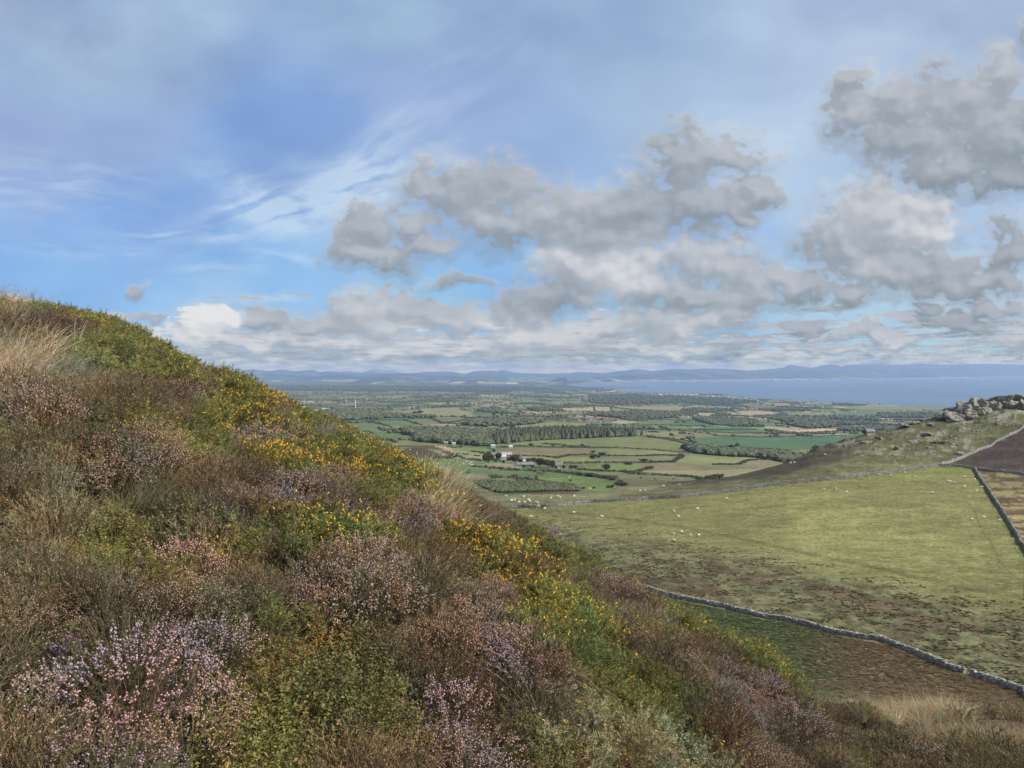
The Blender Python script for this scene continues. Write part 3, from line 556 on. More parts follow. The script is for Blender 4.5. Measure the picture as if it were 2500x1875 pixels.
# ------------------------------------------------------------------ ground sheet
def build_ground():
    pxs = np.concatenate([np.linspace(-100, 1100, 330)[:-1], np.linspace(1100, 2640, 860)])
    aA = np.arctan(pix(pxs, 1000)[0])
    az = np.concatenate([np.linspace(-R(110), aA[0], 26)[:-1], aA, np.linspace(aA[-1], R(110), 26)[1:]])
    rr = [.02, .3, .7]; r = 1.0
    while r < 60: rr.append(r); r *= 1.035
    e0, e1 = .90, .0085
    # visible ground rows spaced evenly in the picture
    dn = np.exp(np.linspace(math.log(60), math.log(24000), 4000)); Xr = np.full(dn.shape, .1); pyr = proj(Xr * dn, dn, _blurz(dn))[1]
    acc = np.minimum.accumulate(pyr); cur = acc[0]
    for q in range(1, len(dn)):
        if cur - acc[q] > (1.25 if acc[q] < 1250 else 2.0) or (dn[q] / rr[-1] > 1.03): rr.append(dn[q]); cur = acc[q]
    rr = np.array(rr)
    A, Rr = np.meshgrid(az, rr, indexing='ij'); x = (np.sin(A) * Rr).ravel(); y = (np.cos(A) * Rr).ravel()
    z = height(x, y); col = paint(x, y, z)
    na, nr = A.shape; i = np.arange(na - 1)[:, None] * nr + np.arange(nr - 1)[None, :]
    f = np.stack([i, i + 1, i + nr + 1, i + nr], -1).reshape(-1, 4)
    me = mkmesh('ground', np.stack([x, y, z + HCAM], 1), f, M_ground, col=col, smooth=True)
    o = obj('ground', me); tag(o, 'heather hillside falling to a green valley and a wide patchwork plain', 'ground', kind='structure')
    print('ground verts', len(x), na, nr)
def _blurz(d): return tlook(np.full(d.shape, .1), d)
build_ground()

def sea_mat():
    def f(t, b):
        g = t.node('ShaderNodeNewGeometry'); p = g.outputs['Position']
        n = t.noise(t.vec('MULTIPLY', p, (1, .35, 1)), .0006, 5, .55)
        t.l.new(t.mix(t.mapr(n, .35, .65), (.060, .105, .160, 1), (.080, .125, .185, 1)), b.inputs['Base Color'])
        bp = t.node('ShaderNodeBump'); bp.inputs['Strength'].default_value = .5; bp.inputs['Distance'].default_value = 1.5
        t.l.new(t.noise(p, .02, 6, .6), bp.inputs['Height']); t.l.new(bp.outputs[0], b.inputs['Normal'])
    return mat('sea', f, .5, .3)
v = np.array([(-6000, 3500, 0), (48000, 3500, 0), (48000, 48000, 0), (-6000, 48000, 0)], float)
tag(obj('sea', mkmesh('sea', v, np.array([[0, 1, 2, 3]]), sea_mat())), 'calm pale blue bay beyond the plain', 'sea', kind='structure')

# ------------------------------------------------------------------ mountains across the bay
RID1 = [(-600, 905), (300, 908), (540, 912), (568, 910), (615, 902), (658, 907), (687, 903), (720, 908), (743, 906), (764, 904), (781, 910), (798, 907), (832, 910), (857, 906), (883, 912), (900, 906), (917, 900), (930, 898), (942, 899),
        (964, 904), (979, 912), (1010, 912), (1036, 909), (1087, 908), (1104, 909), (1134, 914), (1155, 908), (1176, 906), (1206, 906), (1213, 909), (1227, 904), (1248, 909), (1265, 912), (1346, 914), (1393, 912), (1410, 909), (1440, 911), (1475, 912),
        (1514, 907), (1559, 902), (1594, 907), (1649, 901), (1680, 903), (1723, 901), (1778, 902), (1823, 906), (1882, 902), (1912, 899), (1930, 891), (1957, 896), (1982, 899), (2012, 892), (2041, 891), (2051, 895), (2081, 891), (2146, 890),
        (2180, 892), (2245, 889), (2305, 891), (2345, 890), (2419, 889), (2500, 891), (3200, 892)]
RID2 = [(-600, 916), (500, 918), (560, 915), (620, 912), (680, 917), (760, 921), (830, 916), (880, 920), (960, 914), (1010, 913), (1060, 918), (1100, 920), (1160, 917), (1235, 919), (1290, 930), (1330, 936), (1400, 930), (1470, 922), (1560, 915), (1650, 911), (1800, 914),
        (1900, 909), (2000, 905), (2100, 906), (2200, 902), (2350, 899), (2500, 898), (3200, 898)]
RID3 = [(-600, 940), (820, 940), (866, 932), (898, 924), (939, 921), (961, 924), (987, 932), (1050, 938), (1100, 931), (1180, 929), (1250, 934), (1335, 937), (1358, 926), (1377, 922), (1396, 928), (1410, 938), (3200, 945)]
SHORE = [(-600, 933), (1385, 937), (1400, 936.5), (1530, 933), (1700, 931.5), (2100, 927), (2500, 923), (3200, 916)]
def mrow(L, px, col=1):
    a = np.array(L, float); return np.interp(px, a[:, 0], a[:, 1])
def build_mountains():
    px = np.linspace(-200, 2900, 1200); X = pix(px, 915)[0]
    d = np.exp(np.linspace(math.log(13000), math.log(48000), 150))
    PX, D = np.meshgrid(px, d, indexing='ij'); XX = np.repeat(X[:, None], len(d), 1)
    x = XX * D; y = D
    shd = HCAM / -pix(px, mrow(SHORE, px))[1]; shd = shd[:, None]
    R1 = np.maximum(27000, shd + 7000); R2 = np.where(PX > 1400, shd + 2600, 20000); R3 = np.full(D.shape, 15500.)
    gul = ridged(x / 1500, y / 2600, 5, 301); gul2 = fbm(x / 700, y / 900, 4, 311)
    def rng_h(L, Rr, W, rough):
        zc = pix(PX, mrow(L, PX) - 1.6)[1] * Rr + HCAM            # crest height above the sea
        t = (D - Rr) / W; sh = np.where(t < 0, np.clip(1 + t, 0, 1), np.clip(1 - t * .8, 0, 1)); sh = sh ** 1.25
        det = 1 - rough * (1 - gul) * 1.6 * np.clip(np.abs(t) * 2.2, 0, 1) + rough * .25 * gul2 * np.clip(np.abs(t) * 3, 0, 1)
        return np.maximum(zc, 0) * sh * det
    h = np.maximum(rng_h(RID1, R1, 7000, .75), rng_h(RID2, R2, 3500, .6)); h = np.maximum(h, rng_h(RID3, R3, 1500, .25))
    land = sstep(0, 300, D - shd) * 12; inland = np.where(PX < 1385, 1.0, 0)
    land = np.where(PX < 1385, 16 + 6 * gul2, land)
    h = np.where((PX > 1385) & (D < shd), -6, np.maximum(h, land))
    c = np.tile(np.array((.035, .045, .028)), (x.size, 1)); hr = h.ravel()
    nz = fbm(x / 900, y / 900, 4, 321).ravel()
    c = c * (1 + .9 * nz + .9 * (gul.ravel() - .6))[:, None]; hi = sstep(250, 650, hr + nz * 200)[:, None]; c = c * (1 - hi) + np.array((.055, .055, .045)) * hi
    pk = (sstep(120, 30, np.abs(PX.ravel() - 930) + 20 * nz) * sstep(20000, 23000, D.ravel()) * sstep(150, 450, hr))[:, None]; c = c * (1 - pk) + np.array((.34, .31, .26)) * pk  # pale rock and sunlight through cloud gaps, both painted into the peak's albedo
    lf = (hr < 60) & (vnoise(x.ravel() / 260, y.ravel() / 420, 331) > .62); c[lf] = np.array((.16, .17, .08))
    pf = (vnoise(x.ravel() / 330, y.ravel() / 500, 333) > .70) & (hr < 300); c[pf] = c[pf] * 1.9
    be = ((D - shd > 0) & (D - shd < 300) & (PX > 1420)).ravel(); c[be] = (.20, .19, .16)
    nd = len(d); i = np.arange(len(px) - 1)[:, None] * nd + np.arange(nd - 1)[None, :]
    f = np.stack([i, i + 1, i + nd + 1, i + nd], -1).reshape(-1, 4)
    def mm(t, b):
        at = t.node('ShaderNodeAttribute', attribute_name='Col'); t.l.new(at.outputs[0], b.inputs['Base Color'])
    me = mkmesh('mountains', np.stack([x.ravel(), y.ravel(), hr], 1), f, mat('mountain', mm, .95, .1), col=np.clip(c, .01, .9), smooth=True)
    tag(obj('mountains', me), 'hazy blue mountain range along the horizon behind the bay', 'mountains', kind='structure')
build_mountains()

# ------------------------------------------------------------------ plant geometry (numpy builders)
class PB:
    """collects ribbons, blades and small solids; part 0 foliage, part 1 flowers"""
    def __init__(s): s.v = []; s.t = []; s.c = []; s.p = []; s.n = 0
    def add(s, v, t, c, part=0):
        v = np.asarray(v, float).reshape(-1, 3); t = np.asarray(t, int).reshape(-1, 3)
        s.v.append(v); s.t.append(t + s.n); s.c.append(np.broadcast_to(np.asarray(c, float), v.shape)); s.p.append(np.full(len(t), part)); s.n += len(v)
    def tris(s, base, a, b, c, col, part=0):
        """many triangles at once: base (n,3) + offsets a, b, c (n,3)"""
        n = len(base); v = np.stack([base + a, base + b, base + c], 1).reshape(-1, 3)
        s.add(v, np.arange(3 * n), np.repeat(np.broadcast_to(col, (n, 3)), 3, 0), part)
    def ribbon(s, P, w, col, part=0, taper=.2):
        """P (n,k,3) centre lines; two crossed strips"""
        n, k, _ = P.shape; T = np.gradient(P, axis=1); T /= np.linalg.norm(T, axis=2, keepdims=True) + 1e-9
        up = np.array([.3, .2, 1.]); A = np.cross(T, up); A /= np.linalg.norm(A, axis=2, keepdims=True) + 1e-9; B = np.cross(T, A)
        ww = (np.linspace(1, taper, k)[None, :, None]) * np.broadcast_to(np.asarray(w, float).reshape(-1, 1, 1), (n, 1, 1)) * .5
        q = (np.arange(n)[:, None] * k + np.arange(k - 1)[None, :]).ravel()
        cc = np.repeat(np.broadcast_to(np.asarray(col, float), (n, 3)), k, 0)
        for D in (A, B):
            V = np.concatenate([(P - D * ww).reshape(-1, 3), (P + D * ww).reshape(-1, 3)]); m = n * k
            s.add(V, np.concatenate([np.stack([q, q + 1, q + 1 + m], 1), np.stack([q, q + 1 + m, q + m], 1)]), np.concatenate([cc, cc]), part)
    def octa(s, P, ax, r, l, col, part=1):
        """elongated octahedra along ax"""
        n = len(P); ax = ax / (np.linalg.norm(ax, axis=1, keepdims=True) + 1e-9); u = np.cross(ax, [.31, .2, .93]); u /= np.linalg.norm(u, axis=1, keepdims=True) + 1e-9; w = np.cross(ax, u)
        r = np.broadcast_to(np.asarray(r, float).reshape(-1, 1), (n, 1)); l = np.broadcast_to(np.asarray(l, float).reshape(-1, 1), (n, 1))
        V = np.stack([P - ax * l * .5, P + u * r, P + w * r, P - u * r, P - w * r, P + ax * l * .5], 1).reshape(-1, 3)
        f = np.array([[0, 2, 1], [0, 3, 2], [0, 4, 3], [0, 1, 4], [5, 1, 2], [5, 2, 3], [5, 3, 4], [5, 4, 1]])
        s.add(V, (np.arange(n)[:, None, None] * 6 + f[None]).reshape(-1, 3), np.repeat(np.broadcast_to(col, (n, 3)), 6, 0), part)
    def meshes(s, name, mats, joined=True):
        v = np.concatenate(s.v); t = np.concatenate(s.t); c = np.clip(np.concatenate(s.c), .003, .95); p = np.concatenate(s.p)
        if joined: return mkmesh(name, v, t, list(mats), midx=p, col=c)
        out = []
        for k in (0, 1):
            m = p == k
            if not m.any(): out.append(None); continue
            us, inv = np.unique(t[m], return_inverse=True); out.append(mkmesh(name, v[us], inv.reshape(-1, 3), mats[k], col=c[us]))
        return out
def jit(c, n, a=.2):
    c = np.asarray(c, float); return c[None, :] * (1 + rng.uniform(-a, a, (n, 1))) * (1 + rng.uniform(-a * .4, a * .4, (n, 3)))
def pick(cols, n, a=.18):
    cols = np.asarray(cols, float); return cols[rng.integers(0, len(cols), n)] * (1 + rng.uniform(-a, a, (n, 1)))
def stems(n, Rd, H, k=5, spread=1., droop=.12, base=.25):
    """curved stems filling a dome: (n,k,3)"""
    a = rng.uniform(0, 2 * np.pi, n); q = np.sqrt(rng.uniform(0, 1, n)); tip = np.stack([np.cos(a) * q * Rd * spread, np.sin(a) * q * Rd * spread, H * np.sqrt(np.clip(1 - .75 * q * q, 0, 1)) * rng.uniform(.72, 1.06, n)], 1)
    b = tip * [base, base, 0] + rng.normal(0, .012, (n, 3)) * [1, 1, 0]; b[:, 2] = -.03
    t = np.linspace(0, 1, k)[None, :, None]; P = b[:, None] * (1 - t) + tip[:, None] * t
    P[:, :, 2] += (np.sin(t[..., 0] * np.pi) * H * droop); P += rng.normal(0, .006, P.shape) * t
    return P
def along(P, t):
    """points and tangents at parameters t (n,m) of the lines P"""
    n, k, _ = P.shape; f = np.clip(t, 0, .999) * (k - 1); i = f.astype(int); fr = (f - i)[..., None]; r = np.arange(n)[:, None]
    return P[r, i] * (1 - fr) + P[r, i + 1] * fr, P[r, i + 1] - P[r, i]
def heather(Rd=.24, H=.30, n=90, bell=((.55, .36, .32), (.50, .30, .33)), nb=9, twig=(.12, .088, .062), leaf=((.105, .102, .044), (.140, .108, .055)), nl=16, sc=1., bs=.0033):
    b = PB(); P = stems(n, Rd, H); b.ribbon(P, .0028 * sc, jit(twig, n, .3))
    t = rng.uniform(.28, 1, (n, nl)); Q, T = along(P, t); Q = Q.reshape(-1, 3); T = T.reshape(-1, 3); T /= np.linalg.norm(T, axis=1, keepdims=True)
    m = len(Q); o = rng.normal(0, 1, (m, 3)); o = o / np.linalg.norm(o, axis=1, keepdims=True) * .7 + T * .9; L = .019 * sc * rng.uniform(.6, 1.5, (m, 1)); sd = np.cross(o, rng.normal(0, 1, (m, 3))); sd /= np.linalg.norm(sd, axis=1, keepdims=True)
    b.tris(Q, -sd * .0019 * sc, sd * .0019 * sc, o * L, pick(leaf, m, .3))
    if nb:
        t = rng.uniform(.76, 1.0, (n, nb)); Q, T = along(P, t); Q = Q.reshape(-1, 3) + rng.normal(0, .005 * sc, (n * nb, 3))
        b.octa(Q, rng.normal(0, 1, Q.shape) + [0, 0, .6], bs * sc * .8, bs * 1.9 * sc, pick(bell, len(Q), .25))
    return b
def gorse(Rd=.28, H=.27, n=46, ns=44, fl=0, sc=1., green=((.145, .150, .042), (.098, .118, .036), (.18, .168, .058)), flc=((.68, .42, .03), (.62, .46, .05), (.58, .34, .03))):
    b = PB(); P = stems(n, Rd, H, 5, 1., .1, .35); b.ribbon(P, .005 * sc, jit((.09, .08, .035), n, .3))
    # side shoots
    m = n * 4; t = rng.uniform(.45, .98, (n, 4)); Q, T = along(P, t); Q = Q.reshape(-1, 3); T = T.reshape(-1, 3); T /= np.linalg.norm(T, axis=1, keepdims=True)
    o = rng.normal(0, .6, (m, 3)) + T + [0, 0, .35]; o /= np.linalg.norm(o, axis=1, keepdims=True); L = rng.uniform(.035, .075, (m, 1)) * sc
    tt = np.linspace(0, 1, 3)[None, :, None]; SP = Q[:, None] + o[:, None] * L[:, None] * tt; b.ribbon(SP, .003 * sc, jit((.10, .11, .035), m, .25))
    A = np.concatenate([P[:, 2:], ]); 
    for LN, cnt in ((SP, ns // 2), (P[:, 1:], ns // 2)):
        k = len(LN); t = rng.uniform(.1, 1, (k, cnt)); Q, T = along(LN, t); Q = Q.reshape(-1, 3); T = T.reshape(-1, 3); T /= np.linalg.norm(T, axis=1, keepdims=True) + 1e-9
        q = len(Q); o = rng.normal(0, 1, (q, 3)); o -= T * (o * T).sum(1, keepdims=True); o /= np.linalg.norm(o, axis=1, keepdims=True); o = o + T * .75; sd = np.cross(o, rng.normal(0, 1, (q, 3))); sd /= np.linalg.norm(sd, axis=1, keepdims=True)
        b.tris(Q, -sd * .0017 * sc, sd * .0017 * sc, o * rng.uniform(.008, .021, (q, 1)) * sc, pick(green, q, .25))
    if fl:
        k = int(fl); i = rng.integers(0, m, k); Q = SP[i, 2] + rng.normal(0, .012, (k, 3)); Q[:, 2] += .008; ax = rng.normal(0, .5, (k, 3)) + [0, 0, .8]
        cc = pick(flc, k, .2); fs = sc ** .7; b.octa(Q, ax, .0045 * fs, .0145 * fs, cc); b.octa(Q + rng.normal(0, .006, Q.shape) * fs, ax + rng.normal(0, .5, ax.shape), .0042 * fs, .0125 * fs, cc * .93)
    return b
def bilberry(Rd=.22, H=.20, n=66, nl=19, sc=1., cols=((.145, .135, .042), (.115, .115, .038), (.17, .125, .045), (.18, .095, .045), (.135, .095, .04), (.155, .15, .048))):
    b = PB(); P = stems(n, Rd, H, 5, 1., .08, .5); b.ribbon(P, .0025 * sc, jit((.10, .11, .03), n, .25))
    t = rng.uniform(.3, 1, (n, nl)); Q, T = along(P, t); Q = Q.reshape(-1, 3); m = len(Q); o = rng.normal(0, 1, (m, 3)) * [1, 1, .5] + [0, 0, .35]; o /= np.linalg.norm(o, axis=1, keepdims=True)
    sd = np.cross(o, rng.normal(0, .35, (m, 3)) + [0, 0, 1]); sd /= np.linalg.norm(sd, axis=1, keepdims=True); L = rng.uniform(.008, .018, (m, 1)) * sc; W = L * .30; c = pick(cols, m, .25)
    up = np.cross(sd, o) * L * .12; mid = o * L * .5
    b.tris(Q, np.zeros((m, 3)), mid + sd * W + up, o * L, c); b.tris(Q, np.zeros((m, 3)), o * L, mid - sd * W + up, c * .92)
    return b
def grass(Rd=.12, H=.42, n=130, w=.0032, cols=((.36, .30, .19), (.42, .36, .24), (.28, .23, .13)), lean=(0, 0), heads=.0, k=6, droop=.5):
    b = PB(); a = rng.uniform(0, 2 * np.pi, n); q = rng.uniform(0, 1, n) ** .7; h = H * rng.uniform(.55, 1.1, n)
    base = np.stack([np.cos(a) * q * Rd * .5, np.sin(a) * q * Rd * .5, np.full(n, -.02)], 1); dr = np.stack([np.cos(a) * q * .55 + lean[0] + rng.normal(0, .16, n), np.sin(a) * q * .55 + lean[1] + rng.normal(0, .16, n), np.ones(n)], 1)
    t = np.linspace(0, 1, k)[None, :, None]; P = base[:, None] + dr[:, None] * h[:, None, None] * t; hd = dr * [1, 1, 0]; P += hd[:, None] * (h * droop)[:, None, None] * t ** 2.4; P[:, :, 2] -= (h * droop * .5)[:, None] * t[..., 0] ** 2.6 * np.linalg.norm(hd, axis=1)[:, None] * 1.6
    b.ribbon(P, w, pick(cols, n, .2), taper=.15)
    if heads:
        i = rng.random(n) < heads; Q = P[i, -1]; T = P[i, -1] - P[i, -2]
        for o in (0, .012, .025): b.octa(Q - T / (np.linalg.norm(T, axis=1, keepdims=True) + 1e-9) * o + rng.normal(0, .003, Q.shape), T, .0028, .016, pick(((.36, .27, .20),), len(Q)), 0)
    return b
def deadtwigs(Rd=.3, H=.22, n=26, col=(.25, .22, .19), w=.005):
    b = PB(); P = stems(n, Rd, H, 6, 1.1, .25, .1); P[:, 1:] += rng.normal(0, .015, P[:, 1:].shape); b.ribbon(P, w, jit(col, n, .2), taper=.3)
    t = rng.uniform(.25, .95, (n, 6)); Q, T = along(P, t); Q = Q.reshape(-1, 3); T = T.reshape(-1, 3); T /= np.linalg.norm(T, axis=1, keepdims=True); m = len(Q); o = rng.normal(0, .6, (m, 3)) + T * .8 + [0, 0, .2]
    tt = np.linspace(0, 1, 4)[None, :, None]; SP = Q[:, None] + o[:, None] * (rng.uniform(.04, .12, (m, 1))[:, None]) * tt + rng.normal(0, .004, (m, 4, 3)) * tt; b.ribbon(SP, w * .5, jit(col, m, .25), taper=.3)
    return b
def darken(b, f):
    b.c = [c * f for c in b.c]; return b

PK = [(.38, .25, .21), (.37, .23, .23), (.31, .21, .15), (.43, .33, .27)]
LI = [(.37, .25, .33), (.42, .31, .37), (.44, .33, .34)]
VI = [(.20, .075, .19), (.17, .065, .16), (.24, .13, .22)]
DB = [(.24, .155, .11), (.17, .10, .075), (.34, .25, .19)]
OR = [(.44, .26, .16), (.36, .20, .13), (.46, .33, .23)]
LOD = {}
def kinds(sc, lod):
    n = {0: 1., 1: .55, 2: .38}[lod]; N = lambda a: max(6, int(a * n))
    return {
        'H': [heather(n=N(120), nb=2, bell=DB + PK[:1], sc=sc), heather(n=N(120), nb=1, bell=DB, sc=sc, H=.26), heather(n=N(130), nb=2, bell=DB, sc=sc, leaf=((.115, .085, .045), (.135, .096, .050))), heather(n=N(130), nb=1, bell=DB, sc=sc, leaf=((.130, .122, .052), (.155, .120, .06)))],
        'M': [heather(n=N(120), nb=2, bell=DB, twig=(.14, .092, .07), leaf=((.120, .078, .046), (.095, .080, .040)), sc=sc), heather(n=N(120), nb=2, bell=DB, twig=(.15, .115, .09), leaf=((.130, .096, .058), (.10, .084, .045)), sc=sc)],
        'P': [heather(n=N(130), nb=5, bell=PK, sc=sc, bs=.004), heather(n=N(130), nb=3, bell=PK + OR + DB, sc=sc, bs=.004)],
        'L': [heather(n=N(130), nb=5, bell=LI + PK[:2], sc=sc, bs=.0042)],
        'O': [heather(n=N(130), nb=6, bell=OR, sc=sc, bs=.004, leaf=((.14, .10, .05), (.09, .09, .045)))],
        'V': [heather(n=N(90), nb=5, bell=VI + DB, sc=sc, bs=.0042, leaf=((.08, .09, .04),))],
        'G': [gorse(n=N(46), fl=0, sc=sc), gorse(n=N(46), fl=N(5), sc=sc)],
        'Y': [gorse(n=N(46), fl=N(48), sc=sc), gorse(n=N(46), fl=N(18), sc=sc)],
        'Z': [gorse(n=N(46), fl=N(170), sc=sc), gorse(n=N(46), fl=N(70), sc=sc, green=((.15, .135, .045), (.13, .10, .045)))],
        'W': [gorse(n=N(40), fl=N(2), sc=sc, green=((.22, .21, .13), (.12, .14, .05), (.28, .26, .18)))],
        'B': [bilberry(n=N(60), sc=sc), bilberry(n=N(60), sc=sc, cols=((.17, .10, .035), (.13, .085, .03), (.12, .12, .03), (.22, .11, .05))), bilberry(n=N(50), H=.28, sc=sc, cols=((.13, .135, .035), (.11, .11, .032), (.16, .135, .045)))],
        'S': [grass(n=N(150), w=.0034 * sc, cols=((.44, .38, .25), (.50, .44, .30), (.34, .29, .17))), grass(n=N(110), w=.003 * sc, heads=.5, H=.5)],
        'T': [grass(n=N(110), H=.30, w=.003 * sc, cols=((.17, .15, .075), (.22, .19, .11), (.10, .11, .045)))],
        'D': [deadtwigs(n=N(26), w=.005 * sc)],
    }
